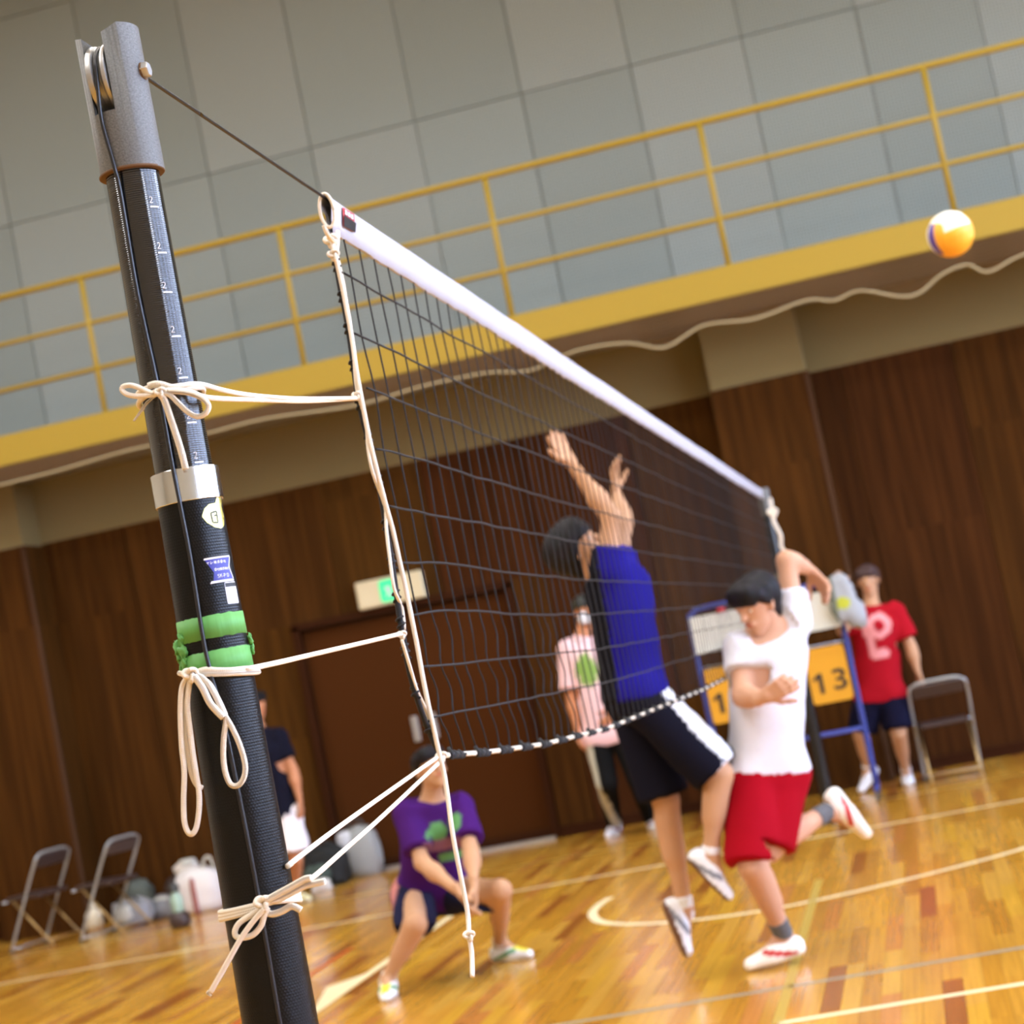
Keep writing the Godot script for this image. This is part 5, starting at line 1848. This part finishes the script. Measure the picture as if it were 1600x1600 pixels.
func people() -> void:
	var tan_skin := lin(190, 147, 114)
	var pale_skin := lin(216, 174, 142)
	var black_hair := lin(28, 26, 28)
	# the player in white, on one leg after the spike, right of the net
	var z := -6.1
	make_person({
		"label": "person in white T-shirt and red shorts balancing on one foot by the net", "k": 1.03, "cell": 0.014, "skin": lin(194, 148, 120), "hair": black_hair, "puff": 0.006,
		"head": J(1184, 945, z + 0.06), "neck": J(1196, 992, z), "dir_face": Vector3(-0.62, -0.32, 0.72), "dir_head_up": Vector3(-0.14, 1, 0.22), "dir_chest": Vector3(-0.45, 0, 0.9),
		"sh_a": J(1158, 1012, z + 0.03), "sh_b": J(1240, 972, z - 0.05), "el_a": J(1160, 1088, z + 0.16), "wr_a": J(1192, 1090, z + 0.26), "el_b": J(1229, 876, z - 0.1), "wr_b": J(1264, 890, z - 0.28),
		"dir_hand_a": Vector3(0.8, 0.25, 0.3), "dir_palm_a": Vector3(0.2, 0.2, -1), "thumb_a": -1.0, "curl_a": 0.5, "dir_hand_b": Vector3(0.45, -0.8, -0.1), "dir_palm_b": Vector3(-0.6, -0.3, 0.6), "thumb_b": 1.0, "curl_b": 0.45,
		"hip_a": J(1172, 1215, z + 0.02), "hip_b": J(1222, 1208, z - 0.06), "kn_a": J(1176, 1352, z + 0.16), "kn_b": J(1200, 1325, z + 0.05), "an_a": J(1226, 1464, z - 0.02), "an_b": J(1296, 1266, z - 0.26),
		"dir_knee_a": Vector3(-0.8, 0, 0.6), "dir_knee_b": Vector3(-0.6, -0.6, 0.4), "dir_foot_a": Vector3(-0.97, -0.09, 0.2), "dir_instep_a": Vector3(-0.05, 1, 0), "dir_foot_b": Vector3(0.42, -0.9, -0.1), "dir_instep_b": Vector3(-0.85, -0.4, 0.3),
		"shirt": lin(212, 212, 220), "hem": 0.02, "sleeve": 0.5, "loose": 0.022, "shorts": lin(150, 16, 32), "leg": 0.98, "leg_r": 0.108, "sock_color": lin(98, 98, 100), "sock": 0.24, "shoe": lin(240, 236, 226), "accent": lin(190, 44, 40), "sole": lin(228, 220, 200),
	})
	# the blocker in blue, leaping on the far side of the net
	z = -6.05
	var front_top: Vector3 = J(1022, 1042, z + 0.14)
	var front_low: Vector3 = J(1142, 1206, z + 0.14)
	var side_top := J(948, 900, z)
	var side_low := J(972, 1060, z)
	var base := (J(1000, 1088, z + 0.1) + J(985, 1088, z - 0.12)) / 2.0
	var org := Vector3(base.x, 0, base.z)
	make_person({
		"label": "person in blue and black shirt leaping with both arms above the net", "k": 0.98, "cell": 0.014, "skin": tan_skin, "hair": black_hair, "puff": 0.02,
		"head": J(906, 862, z), "neck": J(938, 898, z), "dir_face": Vector3(0.75, 0.62, 0.2), "dir_head_up": Vector3(-0.62, 0.78, 0.05), "dir_chest": Vector3(0.98, 0.15, 0.1),
		"sh_a": J(950, 892, z + 0.13), "sh_b": J(966, 886, z - 0.16), "el_a": J(954, 806, z + 0.12), "wr_a": J(894, 726, z + 0.1), "el_b": J(974, 818, z - 0.2), "wr_b": J(963, 770, z - 0.3),
		"dir_hand_a": Vector3(-0.4, 1, 0.1), "dir_palm_a": Vector3(0.65, 0.2, 0.72), "thumb_a": -1.0, "curl_a": 0.15, "dir_hand_b": Vector3(0.12, 1, 0), "dir_palm_b": Vector3(0.9, 0, 0.2), "thumb_b": 1.0, "curl_b": 0.25,
		"hip_a": J(1000, 1088, z + 0.1), "hip_b": J(985, 1088, z - 0.12), "kn_a": J(1124, 1210, z + 0.1), "kn_b": J(1040, 1250, z - 0.1), "an_a": J(1110, 1336, z + 0.08), "an_b": J(1070, 1420, z - 0.14),
		"dir_knee_a": Vector3(0.9, 0.3, 0), "dir_knee_b": Vector3(0.95, 0, 0.1), "dir_foot_a": Vector3(0.55, -0.82, 0.05), "dir_instep_a": Vector3(0.8, 0.5, 0), "dir_foot_b": Vector3(0.22, -0.93, 0.12), "dir_instep_b": Vector3(0.9, 0.25, -0.35),
		"shirt": func(p, _n):
			var w: Vector3 = p + org
			var s: float = clampf((side_top.y - w.y) / (side_top.y - side_low.y), -0.5, 1.3)
			return lin(29, 27, 124) if w.x > lerpf(side_top.x, side_low.x, s) else lin(24, 24, 30),
		"hem": -0.02, "sleeve": 0.42, "loose": 0.03,
		"shorts": func(p, _n):
			var w: Vector3 = p + org
			var ab := front_low - front_top
			var q: float = (w - front_top).dot(ab) / ab.length_squared()
			return lin(226, 230, 238) if (w - front_top - ab * q).length() < 0.052 and w.z > front_top.z - 0.06 and q > 0.03 else lin(22, 24, 34),
		"leg": 0.96, "leg_r": 0.112, "sock_color": lin(225, 228, 232), "sock": 0.12, "shoe": lin(226, 228, 232), "accent": lin(120, 122, 130), "sole": lin(96, 60, 40),
	})
	# the player in purple, crouching to receive
	var fa := on_floor(606, 1560) + Vector3(0, 0.085, -0.06)
	var fb := on_floor(786, 1502) + Vector3(0, 0.085, 0)
	z = -7.2
	base = (J(645, 1400, z - 0.2) + J(705, 1394, z - 0.26)) / 2.0
	org = Vector3(base.x, 0, base.z)
	var mark := J(700, 1316, z + 0.08)
	make_person({
		"label": "person in purple T-shirt crouching with hands together beside the net", "k": 0.95, "cell": 0.014, "skin": tan_skin, "hair": black_hair,
		"head": J(673, 1203, z + 0.0), "neck": J(676, 1250, z - 0.04), "dir_face": Vector3(0.55, 0.32, 0.75), "dir_head_up": Vector3(-0.22, 0.95, -0.2), "dir_chest": Vector3(0.3, -0.2, 0.9),
		"sh_a": J(636, 1272, z + 0.0), "sh_b": J(720, 1262, z - 0.08), "el_a": J(660, 1348, z + 0.14), "wr_a": J(718, 1394, z + 0.33), "el_b": J(736, 1330, z + 0.12), "wr_b": J(741, 1382, z + 0.3),
		"dir_hand_a": Vector3(0.4, -0.75, 0.3), "dir_palm_a": Vector3(0.8, 0.4, -0.2), "thumb_a": 1.0, "curl_a": 0.3, "dir_hand_b": Vector3(-0.05, -0.9, 0.3), "dir_palm_b": Vector3(-0.9, 0.2, 0.1), "thumb_b": -1.0, "curl_b": 0.3,
		"hip_a": J(645, 1400, z - 0.2), "hip_b": J(705, 1394, z - 0.26), "kn_a": J(649, 1444, z + 0.2), "kn_b": J(782, 1392, z + 0.02), "an_a": fa, "an_b": fb,
		"dir_knee_a": Vector3(0, 0.2, 1), "dir_knee_b": Vector3(0.7, 0, 0.6), "dir_foot_a": Vector3(0.12, 0, 1), "dir_instep_a": Vector3.UP, "dir_foot_b": Vector3(0.95, 0, 0.35), "dir_instep_b": Vector3.UP,
		"shirt": func(p, n):
			var w: Vector3 = p + org - mark
			w.z = 0.0
			if n.z > 0.1 and w.length() < 0.16:
				if (w - Vector3(-0.05, 0.06, 0)).length() < 0.045 or (w - Vector3(0.05, 0.09, 0)).length() < 0.04 or (absf(w.y + 0.08) < 0.022 and absf(w.x) < 0.08):
					return lin(96, 150, 96)
				if absf(w.y + 0.01) < 0.03 and absf(w.x + 0.02) < 0.09:
					return lin(140, 100, 130)
			return lin(68, 33, 100),
		"hem": -0.1, "sleeve": 0.75, "loose": 0.022, "sleeve_r": 0.078,
		"shorts": func(p, _n): return lin(196, 130, 128) if absf((p + org).x - J(618, 1410, z - 0.1).x) < 0.028 else lin(34, 38, 58),
		"leg": 0.93, "leg_r": 0.108, "hem_tilt": 0.55, "sock_color": lin(210, 205, 195), "sock": 0.1, "shoe": lin(232, 236, 232), "accent": lin(90, 150, 100), "tongue": lin(226, 222, 60),
	})
	# the boy in red by the scoreboard
	z = -12.9
	fa = J(1356, 1200, -13.1)
	fb = on_floor(1420, 1226) + Vector3(0, 0.09, -0.05)
	base = (J(1358, 1090, z) + J(1392, 1085, z)) / 2.0
	org = Vector3(base.x, 0, base.z)
	var print_at := J(1372, 990, z)
	make_person({
		"label": "person in red T-shirt resting a hand on a grey folding chair", "k": 1.02, "cell": 0.018, "hand_cell": 0.007, "head_cell": 0.010, "skin": tan_skin, "hair": lin(72, 56, 54),
		"head": J(1357, 908, z), "neck": J(1362, 948, z), "dir_face": Vector3(-0.15, -0.05, 1), "dir_head_up": Vector3(0, 1, 0), "dir_chest": Vector3(-0.05, 0, 1),
		"sh_a": J(1334, 966, z), "sh_b": J(1400, 956, z), "el_a": J(1316, 985, z + 0.22), "wr_a": J(1312, 925, z + 0.38), "el_b": J(1424, 1012, z + 0.02), "wr_b": J(1434, 1050, z + 0.03),
		"dir_hand_a": Vector3(0, 1, 0.2), "dir_palm_a": Vector3(0.2, 0, 1), "thumb_a": 1.0, "dir_hand_b": Vector3(0.2, -1, 0), "dir_palm_b": Vector3(-0.8, -0.2, 0.2), "thumb_b": 1.0, "curl_b": 0.3,
		"hip_a": J(1358, 1090, z), "hip_b": J(1392, 1085, z), "kn_a": J(1346, 1148, z - 0.02), "kn_b": J(1404, 1145, z + 0.04), "an_a": fa, "an_b": fb,
		"dir_knee_a": Vector3(0, 0, 1), "dir_knee_b": Vector3(0, 0, 1), "dir_foot_a": Vector3(-0.6, -0.5, 0.6), "dir_instep_a": Vector3.UP, "dir_foot_b": Vector3(0, 0, 1), "dir_instep_b": Vector3.UP,
		"shirt": func(p, n):
			var w: Vector3 = p + org - print_at
			if n.z > 0.15:
				var ring := Vector2(w.x - 0.02, w.y - 0.06).length()
				if (ring > 0.045 and ring < 0.095 and w.x > -0.06) or (absf(w.x + 0.07 + w.y * 0.1) < 0.03 and w.y < 0.1 and w.y > -0.15) or (Vector2((w.x + 0.01) * 0.8, (w.y + 0.15) * 1.5).length() < 0.06):
					return lin(226, 150, 150)
			return lin(160, 24, 36),
		"hem": -0.08, "sleeve": 0.72, "loose": 0.024, "sleeve_r": 0.08, "shorts": lin(22, 24, 44), "leg": 0.88, "leg_r": 0.11, "sock_color": lin(225, 225, 228), "sock": 0.14, "shoe": lin(228, 230, 234),
	})
	# the coach in pink behind the net
	z = -12.9
	fa = on_floor(962, 1304) + Vector3(0, 0.09, -0.03)
	fb = on_floor(1020, 1296) + Vector3(0, 0.09, -0.03)
	base = (J(932, 1150, z) + J(970, 1145, z)) / 2.0
	org = Vector3(base.x, 0, base.z)
	var leaf := J(920, 1045, z)
	var seam_top := J(918, 1150, z)
	var seam_low := J(950, 1290, z)
	var coach := make_person({
		"label": "person in pink T-shirt and black track pants standing by the door", "k": 1.06, "cell": 0.018, "hand_cell": 0.007, "head_cell": 0.010, "skin": lin(190, 130, 92), "hair": lin(60, 62, 58),
		"head": J(914, 955, z), "neck": J(910, 995, z), "dir_face": Vector3(0.3, -0.1, 1), "dir_head_up": Vector3(0.05, 1, 0), "dir_chest": Vector3(0.3, 0, 1),
		"sh_a": J(886, 1016, z), "sh_b": J(944, 1006, z - 0.06), "el_a": J(893, 1090, z), "wr_a": J(902, 1140, z + 0.05), "el_b": J(968, 1065, z - 0.1), "wr_b": J(962, 1108, z + 0.1),
		"dir_hand_a": Vector3(0, -1, 0.1), "dir_palm_a": Vector3(1, 0, 0), "thumb_a": -1.0, "dir_hand_b": Vector3(-0.5, -0.5, 0.3), "dir_palm_b": Vector3(-0.5, 0, -0.5), "thumb_b": -1.0,
		"hip_a": J(932, 1150, z), "hip_b": J(970, 1145, z), "kn_a": J(948, 1222, z + 0.03), "kn_b": J(998, 1218, z + 0.03), "an_a": fa, "an_b": fb,
		"dir_knee_a": Vector3(0, 0, 1), "dir_knee_b": Vector3(0, 0, 1), "dir_foot_a": Vector3(-0.2, 0, 1), "dir_instep_a": Vector3.UP, "dir_foot_b": Vector3(0.3, 0, 1), "dir_instep_b": Vector3.UP,
		"shirt": func(p, n):
			var w: Vector3 = p + org - leaf
			return lin(128, 164, 84) if n.z > 0.0 and Vector2(w.x * 1.1, w.y * 0.8).length() < 0.10 + 0.05 * noise.get_noise_2d(w.x * 25.0, w.y * 25.0) else lin(232, 196, 200),
		"hem": -0.12, "sleeve": 0.8, "loose": 0.024, "sleeve_r": 0.085,
		"shorts": func(p, _n):
			var w: Vector3 = p + org
			var s: float = (seam_top.y - w.y) / (seam_top.y - seam_low.y)
			return lin(190, 190, 176) if absf(w.x - lerpf(seam_top.x, seam_low.x, s)) < 0.035 else lin(22, 22, 26),
		"leg": 2.0, "sock_color": lin(30, 30, 30), "shoe": lin(220, 222, 228), "accent": lin(120, 40, 60),
	})
	var mask := lump(Vector3(0.15, 0.10, 0.06), 41, 0.05)
	part(coach, "face_mask", mask, M.grip_white, J(914, 955, z) - coach.position + Vector3(0.025, -0.10, 0.085), Vector3(0, 0.3, 0))
	# the spectator in black, half behind the post
	z = -12.35
	fa = on_floor(420, 1416) + Vector3(0, 0.09, -0.03)
	fb = on_floor(462, 1411) + Vector3(0, 0.09, -0.03)
	make_person({
		"label": "person in black T-shirt and white shorts standing by the bags", "k": 0.98, "cell": 0.018, "hand_cell": 0.007, "head_cell": 0.010, "skin": lin(186, 130, 96), "hair": black_hair,
		"head": J(396, 1104, z), "neck": J(404, 1140, z), "dir_face": Vector3(0.9, -0.05, 0.3), "dir_head_up": Vector3(0, 1, 0), "dir_chest": Vector3(0.4, 0, 0.9),
		"sh_a": J(380, 1164, z), "sh_b": J(436, 1152, z), "el_a": J(384, 1215, z), "wr_a": J(398, 1260, z + 0.1), "el_b": J(458, 1204, z), "wr_b": J(468, 1248, z + 0.04),
		"dir_hand_a": Vector3(0, -1, 0.1), "dir_palm_a": Vector3(1, 0, 0), "thumb_a": -1.0, "dir_hand_b": Vector3(0, -1, 0.1), "dir_palm_b": Vector3(-1, 0, 0), "thumb_b": 1.0,
		"hip_a": J(418, 1282, z), "hip_b": J(450, 1276, z), "kn_a": J(424, 1348, z), "kn_b": J(462, 1342, z), "an_a": fa, "an_b": fb,
		"dir_knee_a": Vector3(0, 0, 1), "dir_knee_b": Vector3(0, 0, 1), "dir_foot_a": Vector3(0.5, 0, 0.8), "dir_instep_a": Vector3.UP, "dir_foot_b": Vector3(0.8, 0, 0.6), "dir_instep_b": Vector3.UP,
		"shirt": lin(26, 27, 34), "hem": -0.04, "sleeve": 0.62, "loose": 0.02, "shorts": lin(232, 228, 232), "leg": 0.8, "leg_r": 0.12, "sock_color": lin(230, 230, 230), "sock": 0.1, "shoe": lin(228, 226, 180), "accent": lin(210, 205, 70),
	})
